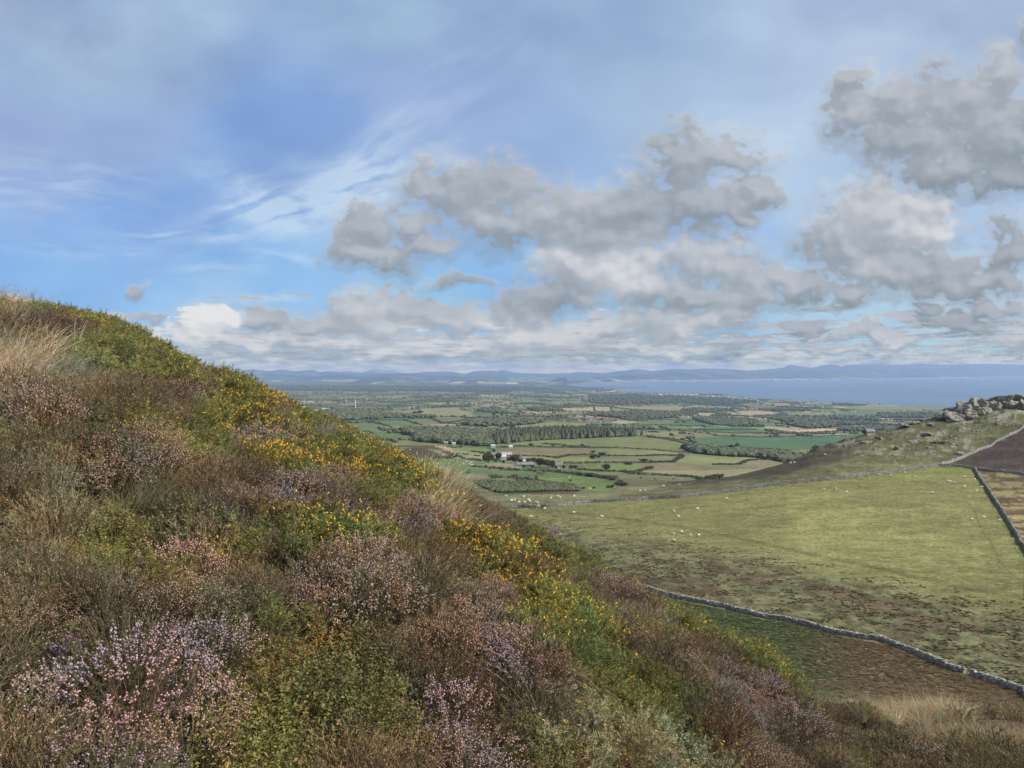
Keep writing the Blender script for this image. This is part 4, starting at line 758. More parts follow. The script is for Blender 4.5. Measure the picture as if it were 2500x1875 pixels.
# regions of the hillside: px, py, rx, ry, tilt, kind
REG = [(40, 745, 75, 45, 0, 'S'), (25, 900, 110, 55, 0, 'S'), (120, 925, 90, 40, 10, 'D'), (170, 880, 70, 40, 10, 'T'), (150, 800, 190, 30, 12, 'M'), (300, 860, 60, 60, 0, 'T'),
       (90, 755, 50, 22, 0, 'G'), (150, 745, 60, 25, 5, 'M'), (240, 790, 110, 35, 14, 'Y'), (330, 800, 90, 25, 30, 'Z'), (390, 870, 50, 25, 45, 'Z'), (330, 860, 150, 70, 30, 'G'), (420, 920, 70, 50, 30, 'Y'), (300, 960, 90, 30, 20, 'M'),
       (520, 905, 110, 26, 25, 'Y'), (470, 935, 90, 30, 20, 'H'), (620, 950, 60, 20, 28, 'V'), (650, 965, 110, 26, 30, 'Z'), (560, 970, 90, 25, 25, 'Y'), (720, 1000, 80, 30, 35, 'Y'), (700, 1010, 70, 30, 30, 'H'), (760, 1050, 90, 40, 35, 'G'), (830, 1060, 80, 25, 35, 'Y'),
       (480, 1005, 70, 16, 18, 'Z'), (560, 1005, 60, 18, 15, 'Y'), (590, 1015, 60, 20, 20, 'Z'), (610, 1050, 60, 22, 20, 'V'), (640, 1035, 60, 15, 15, 'Z'), (660, 1080, 80, 30, 15, 'L'), (900, 1080, 100, 25, 30, 'O'), (950, 1120, 70, 25, 30, 'Z'), (900, 1130, 60, 25, 30, 'G'), (1040, 1140, 60, 25, 30, 'O'),
       (620, 1130, 50, 16, 25, 'Y'), (690, 1140, 80, 22, 22, 'Z'), (800, 1120, 90, 22, 22, 'Z'), (840, 1160, 120, 26, 20, 'Z'), (720, 1165, 40, 14, 0, 'V'), (950, 1165, 110, 40, 25, 'Y'), (920, 1210, 110, 30, 20, 'G'), (1010, 1190, 60, 20, 30, 'Z'), (1080, 1230, 26, 60, -20, 'S'), (1120, 1200, 60, 30, 35, 'M'),
       (420, 975, 80, 45, 0, 'M'), (340, 930, 60, 30, 10, 'G'), (300, 920, 60, 25, 0, 'M'), (470, 1060, 110, 45, 5, 'G'), (230, 1000, 150, 50, 0, 'H'), (100, 990, 120, 45, 0, 'P'), (280, 1040, 120, 20, 0, 'B'), (400, 1130, 100, 30, 5, 'P'), (310, 1150, 90, 18, 0, 'P'),
       (700, 1225, 90, 35, 5, 'L'), (840, 1240, 60, 30, 10, 'V'), (760, 1200, 80, 30, 0, 'P'), (560, 1190, 90, 30, 10, 'M'), (780, 1290, 60, 25, 10, 'Z'), (870, 1270, 80, 25, 10, 'Y'), (700, 1310, 110, 40, 10, 'Y'), (640, 1345, 90, 35, 0, 'G'), (860, 1320, 90, 30, 15, 'Y'), (1000, 1270, 90, 30, 20, 'L'), (1000, 1300, 80, 22, 20, 'M'),
       (1090, 1310, 60, 22, 25, 'Z'), (1160, 1340, 70, 24, 30, 'Z'), (1200, 1395, 70, 28, 40, 'Z'), (1250, 1440, 60, 24, 40, 'Y'), (1320, 1500, 80, 35, 45, 'Y'), (1330, 1290, 60, 25, 35, 'L'), (1270, 1250, 60, 20, 35, 'Y'), (1240, 1310, 80, 24, 38, 'M'), (1330, 1360, 100, 26, 36, 'G'), (1430, 1400, 80, 26, 36, 'G'), (1400, 1345, 70, 20, 40, 'M'),
       (1460, 1370, 70, 20, 38, 'P'), (1330, 1410, 100, 30, 40, 'M'), (1450, 1460, 110, 45, 45, 'M'), (1500, 1420, 60, 20, 30, 'P'), (1480, 1450, 60, 20, 30, 'L'), (1500, 1440, 50, 16, 25, 'Y'), (1540, 1500, 60, 20, 30, 'M'), (1560, 1420, 60, 14, 30, 'P'), (1590, 1450, 70, 20, 28, 'Z'), (1620, 1490, 90, 22, 30, 'Y'), (1700, 1510, 90, 22, 33, 'L'), (1680, 1540, 110, 28, 35, 'Y'), (1770, 1570, 90, 25, 38, 'Y'),
       (1570, 1560, 90, 40, 45, 'M'), (1630, 1600, 80, 30, 38, 'P'), (1700, 1580, 80, 26, 38, 'M'), (1760, 1620, 80, 26, 38, 'M'), (1840, 1620, 80, 36, 45, 'Y'), (1880, 1660, 60, 30, 50, 'G'), (1700, 1650, 110, 30, 38, 'H'), (1800, 1690, 120, 34, 38, 'L'), (1900, 1740, 120, 40, 32, 'M'), (2000, 1720, 100, 20, 30, 'Y'), (1960, 1690, 60, 12, 25, 'Z'), (2080, 1780, 110, 30, 28, 'M'), (2180, 1790, 100, 20, 32, 'L'), (2270, 1850, 90, 20, 30, 'P'),
       (1420, 1580, 90, 50, 45, 'G'), (1500, 1660, 100, 55, 45, 'G'), (1580, 1740, 100, 60, 45, 'G'), (1480, 1600, 60, 25, 40, 'Y'), (1560, 1600, 100, 22, 42, 'T'), (1480, 1520, 90, 18, 45, 'M'), (1640, 1680, 110, 24, 42, 'M'), (1720, 1760, 120, 60, 38, 'M'), (1850, 1820, 160, 60, 30, 'P'), (2000, 1830, 150, 50, 25, 'M'),
       (1380, 1500, 80, 35, 45, 'Y'), (1340, 1600, 70, 35, 45, 'M'), (1410, 1790, 80, 60, 0, 'W'), (1500, 1830, 100, 50, 10, 'W'), (1600, 1850, 90, 40, 10, 'W'), (1440, 1720, 70, 40, 30, 'G'), (1320, 1680, 70, 50, 30, 'M'), (1360, 1650, 50, 26, 20, 'L'), (1560, 1800, 60, 40, 20, 'H'),
       (1190, 1655, 75, 36, 28, 'L'), (1110, 1560, 80, 55, 20, 'O'), (1130, 1510, 80, 45, 30, 'P'), (1200, 1480, 60, 40, 40, 'P'), (1170, 1545, 60, 30, 30, 'L'), (1060, 1430, 70, 35, 20, 'H'), (1040, 1470, 80, 30, 20, 'T'), (880, 1430, 140, 60, 12, 'P'), (830, 1400, 70, 40, 0, 'O'), (960, 1460, 90, 45, 20, 'P'), (790, 1430, 50, 30, 0, 'L'), (800, 1340, 90, 26, 0, 'M'), (950, 1360, 80, 30, 15, 'M'),
       (700, 1430, 70, 50, 0, 'M'), (610, 1440, 70, 50, 0, 'H'), (660, 1380, 60, 30, 0, 'B'), (760, 1530, 100, 50, 0, 'B'), (640, 1580, 130, 70, 0, 'B'), (860, 1620, 150, 80, 0, 'B'), (780, 1720, 170, 90, 0, 'B'), (680, 1830, 130, 70, 0, 'B'), (900, 1790, 130, 80, 0, 'B'), (930, 1540, 70, 35, 0, 'H'), (1000, 1620, 60, 35, 0, 'H'), (1260, 1830, 90, 60, 0, 'B'), (1220, 1740, 110, 50, 10, 'H'),
       (1080, 1800, 130, 75, 25, 'L'), (1040, 1740, 60, 40, 0, 'P'), (420, 1440, 120, 60, 8, 'P'), (520, 1490, 60, 50, 40, 'P'), (430, 1570, 60, 50, 0, 'L'), (450, 1370, 90, 20, 0, 'M'), (300, 1480, 100, 50, 0, 'H'), (150, 1500, 120, 60, 0, 'H'), (230, 1570, 120, 40, 0, 'T'), (250, 1630, 110, 25, 0, 'B'), (420, 1640, 120, 22, 0, 'B'), (560, 1660, 50, 50, 0, 'B'), (260, 1300, 130, 60, 0, 'B'), (430, 1270, 90, 40, 0, 'B'),
       (80, 1280, 120, 50, 0, 'H'), (90, 1380, 110, 60, 0, 'H'), (520, 1280, 60, 50, 0, 'M'), (10, 1500, 40, 60, 0, 'P'), (360, 1760, 230, 75, 0, 'L'), (150, 1740, 120, 60, 0, 'P'), (250, 1820, 220, 50, 0, 'L'), (60, 1830, 100, 50, 0, 'P'), (150, 1690, 30, 26, 0, 'V'), (80, 1810, 40, 26, 0, 'V'), (480, 1800, 130, 70, 0, 'P'), (620, 1760, 40, 50, 0, 'P'),
       (110, 1180, 150, 60, 0, 'H'), (250, 1200, 120, 40, 0, 'T'), (480, 1200, 80, 60, 0, 'H'), (540, 1120, 60, 40, 0, 'H')]
_RG = np.array([r[:5] for r in REG], float); _RK = np.array([r[5] for r in REG])
def region(px, py):
    best = np.full(px.shape, 1.25); k = np.full(px.shape, 'H', dtype='<U1')
    jx = px + rng.normal(0, 12, px.shape); jy = py + rng.normal(0, 7, px.shape)
    for i in range(len(_RG)):
        cx, cy, rx, ry, tl = _RG[i]; c, s_ = math.cos(R(tl)), math.sin(R(tl)); dx = jx - cx; dy = jy - cy
        q = np.hypot((dx * c + dy * s_) / rx, (-dx * s_ + dy * c) / ry); m = q < best; best[m] = q[m]; k[m] = _RK[i]
    return k, best
HID = bpy.data.collections.new('plant_patterns')          # patterns for the scatter, never linked to the scene
def scatter_group(coll, name):
    g = bpy.data.node_groups.new(name, 'GeometryNodeTree'); g.interface.new_socket('Geometry', in_out='INPUT', socket_type='NodeSocketGeometry'); g.interface.new_socket('Geometry', in_out='OUTPUT', socket_type='NodeSocketGeometry')
    n = g.nodes; l = g.links; gi = n.new('NodeGroupInput'); go = n.new('NodeGroupOutput'); ip = n.new('GeometryNodeInstanceOnPoints'); ci = n.new('GeometryNodeCollectionInfo')
    ci.inputs['Collection'].default_value = coll; ci.inputs['Separate Children'].default_value = True; ci.inputs['Reset Children'].default_value = True
    def na(nm, tp):
        a = n.new('GeometryNodeInputNamedAttribute'); a.data_type = tp; a.inputs['Name'].default_value = nm; return a.outputs['Attribute']
    l.new(gi.outputs[0], ip.inputs['Points']); l.new(ci.outputs[0], ip.inputs['Instance']); ip.inputs['Pick Instance'].default_value = True
    l.new(na('idx', 'INT'), ip.inputs['Instance Index']); er = n.new('FunctionNodeEulerToRotation'); l.new(na('rot', 'FLOAT_VECTOR'), er.inputs[0]); l.new(er.outputs[0], ip.inputs['Rotation'])
    l.new(na('scl', 'FLOAT_VECTOR'), ip.inputs['Scale']); l.new(ip.outputs[0], go.inputs[0]); return g
def scatter(name, pts, rot, scl, idx, pats, label, cat):
    """one stuff object whose points carry copies of the patterns"""
    c = bpy.data.collections.new('patterns_' + name)
    for i, me in enumerate(pats): c.objects.link(bpy.data.objects.new('%s_pattern_%02d' % (name, i), me))
    me = bpy.data.meshes.new(name); me.vertices.add(len(pts)); me.vertices.foreach_set('co', np.asarray(pts, np.float32).ravel())
    a = me.attributes.new('rot', 'FLOAT_VECTOR', 'POINT'); a.data.foreach_set('vector', np.asarray(rot, np.float32).ravel())
    a = me.attributes.new('scl', 'FLOAT_VECTOR', 'POINT'); a.data.foreach_set('vector', np.asarray(scl, np.float32).ravel())
    a = me.attributes.new('idx', 'INT', 'POINT'); a.data.foreach_set('value', np.asarray(idx, np.int32))
    o = obj(name, me); m = o.modifiers.new('scatter', 'NODES'); m.node_group = scatter_group(c, name)
    return tag(o, label, cat, kind='stuff')

# ---- individual plants that stand out in the photograph (kind, px, py of the middle, half width px, label)
PLANTS = [
    ('P', 420, 1450, 120, 'heather', 'dense dome of pinkish beige heather bells at lower left, above the lilac patch'),
    ('L', 330, 1770, 210, 'heather', 'broad pale lilac and beige flowering heather at the bottom left corner'),
    ('P', 90, 1790, 90, 'heather', 'beige flowering heather in the very corner with orange withered bells'),
    ('P', 500, 1800, 100, 'heather', 'beige heather at the bottom edge beside the bilberry leaves'),
    ('L', 1085, 1800, 115, 'heather', 'rounded white pink heather at the bottom edge in the middle'),
    ('P', 870, 1425, 120, 'heather', 'wide salmon pink heather left of the yellow gorse band'),
    ('O', 1110, 1560, 80, 'heather', 'orange brown faded heather between the bilberry and the gorse'),
    ('P', 1200, 1490, 65, 'heather', 'pale pink heather directly left of the gorse band'),
    ('L', 1195, 1655, 75, 'heather', 'bright mauve heather sprays above the bottom edge'),
    ('L', 1310, 1320, 60, 'heather', 'violet heather clump near the ridge above the green gorse'),
    ('M', 1500, 1480, 90, 'heather', 'tall dark purple brown heather with a deep shadow on its left'),
    ('M', 1600, 1590, 85, 'heather', 'dark heather mound right of the pale dead grass'),
    ('M', 1340, 1700, 60, 'heather', 'dark reddish heather left of the pale green gorse shoots'),
    ('M', 420, 985, 75, 'heather', 'dark purple heather mound on the upper left slope'),
    ('M', 740, 1510, 50, 'heather', 'grey brown leggy heather beside the bilberry'),
    ('P', 690, 1225, 75, 'heather', 'pink lilac heather mound left of the middle of the slope'),
    ('L', 1850, 1710, 80, 'heather', 'mauve heather strip beneath the yellow green gorse bank'),
    ('P', 1920, 1810, 110, 'heather', 'pinkish brown heather at the bottom right'),
    ('V', 150, 1690, 26, 'bell heather', 'small magenta bell heather spray at the left edge'),
    ('V', 730, 1160, 30, 'bell heather', 'deep violet bell heather tuft between yellow gorse flowers'),
    ('V', 1535, 1850, 30, 'bell heather', 'violet bell heather spikes at the bottom edge under the gorse'),
    ('Z', 830, 1160, 75, 'gorse', 'low gorse covered in orange yellow flowers in the middle of the slope'),
    ('Z', 690, 1135, 70, 'gorse', 'golden flowering gorse left of the middle of the slope'),
    ('Z', 1155, 1340, 55, 'gorse', 'gorse with a dense row of bright yellow flowers below the straw tuft'),
    ('Y', 1440, 1590, 80, 'gorse', 'green gorse mound with a few yellow flowers near the dark heather'),
    ('G', 1530, 1690, 90, 'gorse', 'large green gorse mound at lower middle right'),
    ('G', 1620, 1770, 80, 'gorse', 'green gorse mound closest to the bottom edge on the right'),
    ('W', 1420, 1800, 75, 'gorse', 'pale dying gorse shoot with whitish spines at the bottom edge'),
    ('W', 1590, 1845, 70, 'gorse', 'grey green spiny gorse in the bottom edge right of the violet spikes'),
    ('Y', 1860, 1620, 80, 'gorse', 'yellow green gorse bank at the end of the near ridge'),
    ('Y', 1650, 1510, 65, 'gorse', 'flowering gorse on the ridge below the start of the stone wall'),
    ('G', 1400, 1385, 70, 'gorse', 'plain green gorse strip behind the dark heather'),
    ('G', 480, 1060, 65, 'gorse', 'soft green gorse mound below the dark purple heather'),
    ('B', 760, 1720, 140, 'bilberry', 'olive and red bilberry leaves filling the lower left middle'),
    ('B', 880, 1600, 110, 'bilberry', 'golden green bilberry patch below the salmon pink heather'),
    ('B', 1270, 1820, 80, 'bilberry', 'brown green bilberry leaves beside the pale gorse shoot'),
    ('B', 250, 1310, 90, 'bilberry', 'yellow green bilberry sprigs at the left edge of the slope'),
    ('S', 1090, 1235, 24, 'grass tuft', 'upright straw coloured grass tuft near the ridge line'),
    ('S', 50, 770, 50, 'grass tuft', 'feathery pale grass tuft against the sky at the left edge'),
    ('S', 40, 905, 55, 'grass tuft', 'straw grass blades on the upper left slope'),
    ('T', 1580, 1545, 45, 'grass tuft', 'grey dead grass leaning between two dark heathers'),
    ('D', 130, 930, 85, 'dead branch', 'bleached grey tangle of dead twigs on the upper left slope'),
    ('D', 1720, 1720, 75, 'dead branch', 'thin bare twigs arching over the dark gap at the lower right'),
    ('D', 780, 1075, 60, 'dead branch', 'bare grey gorse twigs on the far ridge at upper middle'),
]
PNAME = {'heather': 'heather_bush', 'bell heather': 'bell_heather', 'gorse': 'gorse_bush', 'bilberry': 'bilberry_bush', 'grass tuft': 'grass_tuft', 'dead branch': 'dead_branch'}
def build_plants():
    excl = []
    for k, px, py, hw, cat, lab in PLANTS:
        p = ground(px, py + 12, 1.0, 40); d = p[1]; r = hw / F * d * 1.15; sc = 1.0 if d < 4.5 else (1.25 if d < 8 else 1.6)
        q = r / .24; n = int(np.clip(110 * q, 70, 420)); H = max(.20, min(.46, .27 * q ** .55))
        if cat == 'heather': b = heather(r, H, n, nb=10 if k in 'PLO' else 3, bell={'P': PK, 'L': LI + PK[:2], 'O': OR, 'M': DB + [(.46, .30, .32)]}[k], sc=sc, bs=.0042, nl=14,
                                        twig=(.12, .085, .062) if k != 'M' else (.14, .09, .075), leaf=((.09, .09, .045), (.115, .088, .052)) if k != 'M' else ((.115, .072, .055), (.09, .07, .045)))
        elif cat == 'bell heather': b = heather(max(r, .06), .20, 34, nb=6, bell=VI + DB[:1], bs=.0045, sc=sc, leaf=((.08, .09, .04),))
        elif cat == 'gorse': b = gorse(r, H, int(n * .5), 44, {'Z': 60, 'Y': 22, 'G': 3, 'W': 3}[k] * max(1, q), sc, **({'green': ((.24, .23, .15), (.13, .15, .06), (.30, .28, .20))} if k == 'W' else {}))
        elif cat == 'bilberry': b = bilberry(r, H * .75, int(n * 1.2), 20, 1.)
        elif cat == 'grass tuft': b = grass(r * .65, (.50 if px > 500 else .36) if px != 1580 else .36, 150, .0034 * sc, lean=(.12, 0), heads=.6 if py < 800 else 0, cols=((.33, .28, .18), (.38, .33, .22), (.24, .19, .11)) if k == 'S' else ((.24, .21, .15), (.18, .15, .10)))
        else: b = deadtwigs(r, .26, 34, w=.004 * sc)
        nm = PNAME[cat]; parts = b.meshes(nm, (M_plant, M_flower), False)
        rt = tag(empty(nm, (p[0], p[1], p[2])), lab, cat)
        f = obj({'grass tuft': 'blades', 'dead branch': 'twigs'}.get(cat, 'foliage'), parts[0], rt)
        if parts[1]: obj('flowers', parts[1], rt)['kind'] = 'stuff'
        excl.append((p[0], p[1], r))
    return excl
EXCL = build_plants()
def long_stems():
    for px, py, L, lean, lab in ((1335, 1830, .42, -.28, 'long pale grass stem arching up from the bottom edge beside the bilberry'), (1525, 1820, .40, -.30, 'bleached grass stem crossing the pale gorse at the bottom edge'), (1660, 1700, .55, -.25, 'thin straw stem arching over the dark gap, upper of two'), (1765, 1760, .55, -.22, 'thin straw stem arching over the dark gap, lower of two'),
                             (1940, 1800, .6, -.3, 'thin pale grass stem leaning left above the heather at lower right'), (185, 880, .5, .05, 'single upright straw stem above the bleached twigs'), (1200, 1600, .3, .1, 'short dry stem between the orange heather and the gorse')):
        x, y, z = ground(px, py, 1.2, 30); n = 3; t = np.linspace(0, 1, 12)[None, :, None]; b = PB(); P = np.zeros((n, 12, 3)) + np.array([lean, .05, .9]) * L * t * 1.3 + np.array([lean * .9, 0, -.35]) * L * t ** 2.5 + rng.normal(0, .05, (n, 1, 3)) * t * [1, 1, .4]
        b.ribbon(P, .0032 if py > 1000 else .007, pick(((.42, .36, .24),), n), taper=.5); Q = P[:, -3:].reshape(-1, 3); b.octa(Q, np.repeat(P[:, -1] - P[:, -3], 3, 0), .003, .03, pick(((.36, .29, .2),), len(Q)), 0)
        me = b.meshes('grass_tuft', (M_plant, M_flower), False)[0]; tag(obj('grass_tuft', me, loc=(x, y, z)), lab, 'grass stem')
long_stems()
def build_heath():
    acc = []
    for lo, hi, cell, lod, sc, size in ((.9, 3.2, .135, 0, 1., .78), (3.2, 6.5, .17, 0, 1.15, .9), (6.5, 12, .21, 1, 1.6, 1.0), (12, 24, .25, 2, 2.0, 1.0), (24, 62, .60, 2, 3.4, 1.5)):
        ymax = hi; xs = np.arange(-hi * 1.0, hi * 1.0, cell); ys = np.arange(-.6 if lo < 1 else lo * .4, hi, cell); A, B = np.meshgrid(xs, ys); x = (A + rng.uniform(-.5, .5, A.shape) * cell).ravel(); y = (B + rng.uniform(-.5, .5, A.shape) * cell).ravel()
        X, d = XD(x, y); D = np.interp(X, _fx, _fD); m = (d >= lo) & (d < hi) & (np.abs(x / np.maximum(y, .3)) < .80 + .35 / np.maximum(d, .5)) & ((d < D * 1.22) | (X > .36))
        if lo >= 24: m &= (X > .40)
        x, y = x[m], y[m]; z = height(x, y); px, py = proj(x, y, z + .14); k, q = region(px, py); X, d = XD(x, y)
        if True:                                                            # long slope beyond the near ridge on the right
            fr = (d > 9) & (X > .38); n1 = fbm(x / 2.5, y / 5, 3, 501); n2 = fbm(x / 6, y / 9, 3, 505); band = py - np.interp(px, [2060, 2188, 2270, 2400, 2500], [1672, 1708, 1758, 1812, 1850])
            up = band + n1 * 25 < -26; S_ = (np.abs(band - 6 + n1 * 34) < 50) & (n2 > -.75); k = np.where(fr, np.where(S_, 'S', np.where(up, np.where(n2 > .1, 'T', 'H'), np.where(n2 > .15, 'P', np.where(n2 < -.35, 'H', 'M')))), k)
            keep = ~fr | (rng.random(len(x)) < np.where(k == 'S', 1, np.where(up, .25 + .3 * (n2 > .25), 1)) * np.where(d > 30, np.clip(1.5 - d / 50, 0, 1), 1)); x, y, z, k, d = x[keep], y[keep], z[keep], k[keep], d[keep]
        for ex, ey, er in EXCL:
            keep = np.hypot(x - ex, y - ey) > er * .72; x, y, z, k, d = x[keep], y[keep], z[keep], k[keep], d[keep]
        # now and then a different neighbour
        r = rng.random(len(k)); k = np.where(r < .08, 'H', np.where(r < .11, 'B' if lo < 5 else 'T', np.where(r < .13, 'G', k)))
        s_ = size * rng.uniform(.75, 1.2, len(k)) * (1 + .35 * fbm(x / .9, y / .9, 2, 511)); acc.append((x, y, z, k, s_, lod, sc, d))
    fam = {'heather_cover': ('HMPLOV', 'brown and pink heather carpeting the hillside', 'heather'), 'gorse_cover': ('GYZW', 'spiny gorse with yellow flowers among the heather', 'gorse'), 'bilberry_cover': ('B', 'small leaved bilberry scrub between the heather clumps', 'bilberry'), 'grass_cover': ('STD', 'pale grass and dead twigs scattered over the slope', 'grass')}
    pats = {}
    for lod, sc in {(a[5], a[6]) for a in acc}: pats[(lod, sc)] = {k: [b.meshes('plant', (M_plant, M_flower)) for b in v] for k, v in kinds(sc, lod).items()}
    for name, (ks, lab, cat) in fam.items():
        pl = []; P = []; Rt = []; Sc = []; Ix = []
        for x, y, z, k, s_, lod, sc, d in acc:
            for kk in ks:
                ms = pats[(lod, sc)][kk]; base = len(pl); pl.extend(ms); m = k == kk; n = int(m.sum())
                if not n: continue
                P.append(np.stack([x[m], y[m], z[m] + HCAM - .01], 1)); Rt.append(np.stack([rng.normal(0, .13, n), rng.normal(0, .13, n) + .12, rng.uniform(0, 6.28, n)], 1)); q = s_[m]
                Sc.append(np.stack([q, q, q * rng.uniform(.75, 1.1, n) * (.8 if lod == 2 and sc > 3 else 1)], 1)); Ix.append(base + rng.integers(0, len(ms), n))
        print(name, sum(len(p) for p in P)); scatter(name, np.concatenate(P), np.concatenate(Rt), np.concatenate(Sc), np.concatenate(Ix), pl, lab, cat)
build_heath()

# ------------------------------------------------------------------ labels that tell repeats apart by the nearest landmark
MARKS = [(1192, 1131, 'the big round farm tree'), (1365, 1143, 'the white cottage by the farm'), (1205, 1083, 'the left end of the conifer wood'), (1562, 1064, 'the right end of the conifer wood'), (1601, 1047, 'the bright white farmhouse'), (1717, 1096, 'the stream valley cottage'),
         (2292, 1137, 'the junction of the walls'), (1316, 1240, 'the gap in the long wall'), (1260, 1192, 'the dark scrub bank'), (1516, 1187, 'the thorn thicket'), (1500, 1145, 'the bright green field'), (1900, 1080, 'the big dark green field'), (868, 990, 'the wind turbine'), (1615, 1019, 'the village'),
         (1450, 1000, 'the pair of tan fields'), (1010, 1075, 'the pale topped knoll'), (826, 985, 'the long orange barn'), (1089, 1085, 'the grey stone ruin'), (2010, 994, 'the coast farm'), (1550, 950, 'the sandy spit'), (2123, 1060, 'the stone house on the hill'), (1790, 1275, 'the dark track across the pasture'), (1740, 960, 'the seaside town')]
ORD = ['nearest', 'second nearest', 'third nearest', 'fourth nearest', 'fifth nearest', 'sixth nearest', 'seventh nearest', 'eighth nearest', 'ninth nearest', 'tenth nearest', 'eleventh nearest', 'twelfth nearest', 'thirteenth nearest', 'fourteenth nearest', 'fifteenth nearest', 'sixteenth nearest', 'seventeenth nearest', 'eighteenth nearest', 'nineteenth nearest', 'twentieth nearest']
def where(pts, desc):
    best = {}; out = [None] * len(pts)
    for i, p in enumerate(pts):
        dd = [math.hypot(p[0] - m[0], (p[1] - m[1]) * 2) for m in MARKS]; j = int(np.argmin(dd)); best.setdefault(j, []).append((dd[j], i))
    for j, L in best.items():
        mx, my, nm = MARKS[j]
        for r, (q, i) in enumerate(sorted(L)):
            dx = pts[i][0] - mx; dy = pts[i][1] - my; side = ('left of' if dx < 0 else 'right of') if abs(dx) > 2 * abs(dy) else ('above' if dy < 0 else 'below'); out[i] = '%s %s %s, %s' % (desc, side, nm, ORD[min(r, 19)])
    return out

# ------------------------------------------------------------------ dry stone walls
def col_mat(name, rough=.9, var=.25, sc=2., bump=0):
    def f(t, b):
        g = t.node('ShaderNodeNewGeometry'); at = t.node('ShaderNodeAttribute', attribute_name='Col'); n = t.noise(g.outputs['Position'], sc, 4, .6)
        t.l.new(t.mix(1., at.outputs[0], t.comb(*[t.mapr(n, .3, .7, 1 - var, 1 + var)] * 3), 'MULTIPLY'), b.inputs['Base Color'])
    return mat(name, f, rough, .15)
M_wall = col_mat('stone', .9, .3, 4.)
_bx = np.array([(x, y, z) for x in (-.5, .5) for y in (-.5, .5) for z in (-.5, .5)], float)
_bf = np.array([(0, 1, 3, 2), (4, 6, 7, 5), (0, 4, 5, 1), (2, 3, 7, 6), (0, 2, 6, 4), (1, 5, 7, 3)])
def stone_wall(name, L, hgt, dmin, dmax, step, label, gap=None, tone=1.):
    Pt = [ground(px, py, dmin, dmax)[:2] for px, py in L]; Pt = np.array(Pt); seg = np.hypot(*np.diff(Pt, axis=0).T); cum = np.concatenate([[0], np.cumsum(seg)]); n = max(8, int(cum[-1] / step)); s_ = np.linspace(0, cum[-1], n)
    x = np.interp(s_, cum, Pt[:, 0]); y = np.interp(s_, cum, Pt[:, 1]); k = np.hanning(9); k /= k.sum()
    if n > 30: x = np.convolve(np.pad(x, 4, mode='edge'), k, 'valid'); y = np.convolve(np.pad(y, 4, mode='edge'), k, 'valid')
    if gap is not None: gap = [float(np.interp(g, [q[0] for q in L], cum)) / cum[-1] for g in gap]
    wob = fbm(s_ / 7, s_ * 0 + 3, 3, 601) * .5; tx = np.gradient(x); ty = np.gradient(y); tl = np.hypot(tx, ty); tx /= tl; ty /= tl; x = x - ty * wob; y = y + tx * wob; z = height(x, y) + HCAM
    hh = hgt * (1 + .18 * fbm(s_ / 3.1, s_ * 0, 3, 611)); V = []; Fc = []; C = []; c0 = 0; rows = 5
    for side in (-1, 0, 1):
        for r in range(rows if side else 1):
            rr = r if side else rows; m = np.ones(n, bool) if side else rng.random(n) < .95
            if gap is not None: m &= ~((s_ / cum[-1] > gap[0]) & (s_ / cum[-1] < gap[1]))
            q = np.nonzero(m)[0]; a = len(q); wd = .52 * (1 - .35 * rr / rows); off = side * wd * .32 + rng.normal(0, .03, a)
            cx = x[q] - ty[q] * off + tx[q] * rng.uniform(-.15, .15, a); cy = y[q] + tx[q] * off + ty[q] * rng.uniform(-.15, .15, a); cz = z[q] + hh[q] * (rr + .5) / rows - .06
            sz = np.stack([rng.uniform(.7, 1.35, a) * step * (1.05 if side else .8), rng.uniform(.8, 1.15, a) * (.36 if side else .42), rng.uniform(.8, 1.25, a) * hgt / rows * (1.05 if side else 1.3)], 1)
            b = _bx[None] * sz[:, None] * (1 + rng.normal(0, .13, (a, 8, 3))); an = rng.normal(0, .12, a); X2 = b[..., 0] * np.cos(an)[:, None] - b[..., 2] * np.sin(an)[:, None]; Z2 = b[..., 0] * np.sin(an)[:, None] + b[..., 2] * np.cos(an)[:, None]
            wx = X2 * tx[q][:, None] - b[..., 1] * ty[q][:, None] + cx[:, None]; wy = X2 * ty[q][:, None] + b[..., 1] * tx[q][:, None] + cy[:, None]
            V.append(np.stack([wx, wy, Z2 + cz[:, None]], -1).reshape(-1, 3)); Fc.append((np.arange(a)[:, None, None] * 8 + _bf[None] + c0).reshape(-1, 4)); c0 += a * 8
            g_ = rng.choice([.15, .21, .27, .34, .42], a, p=[.2, .3, .27, .15, .08]) * tone; C.append(np.repeat(g_[:, None] * np.array([1, .98, .90]), 8, 0))
    V = np.concatenate(V); o = np.array([x[n // 2], y[n // 2], z[n // 2]])
    tag(obj(name, mkmesh(name, V - o, np.concatenate(Fc), M_wall, col=np.concatenate(C)), loc=o), label, 'stone wall')
stone_wall('dry_stone_wall', WALL_D, .85, 60, 260, .34, 'pale dry stone wall curving along the foot of the bracken slope, nearest to the camera', (2356, 2372), .95)
stone_wall('dry_stone_wall', WALL_A, 1.25, 200, 450, .5, 'long grey dry stone wall along the far edge of the big green pasture', (1311, 1322), .72)
stone_wall('dry_stone_wall', WALL_A2, 1.15, 300, 520, .5, 'stone wall climbing the rocky hill above the purple heather', None, 1.0)
stone_wall('dry_stone_wall', WALL_B, 1.0, 250, 450, .45, 'stone wall below the purple heather running off the right edge', None, 1.0)
stone_wall('dry_stone_wall', WALL_C, 1.05, 150, 420, .38, 'stone wall descending the right edge of the big green pasture', None, 1.0)

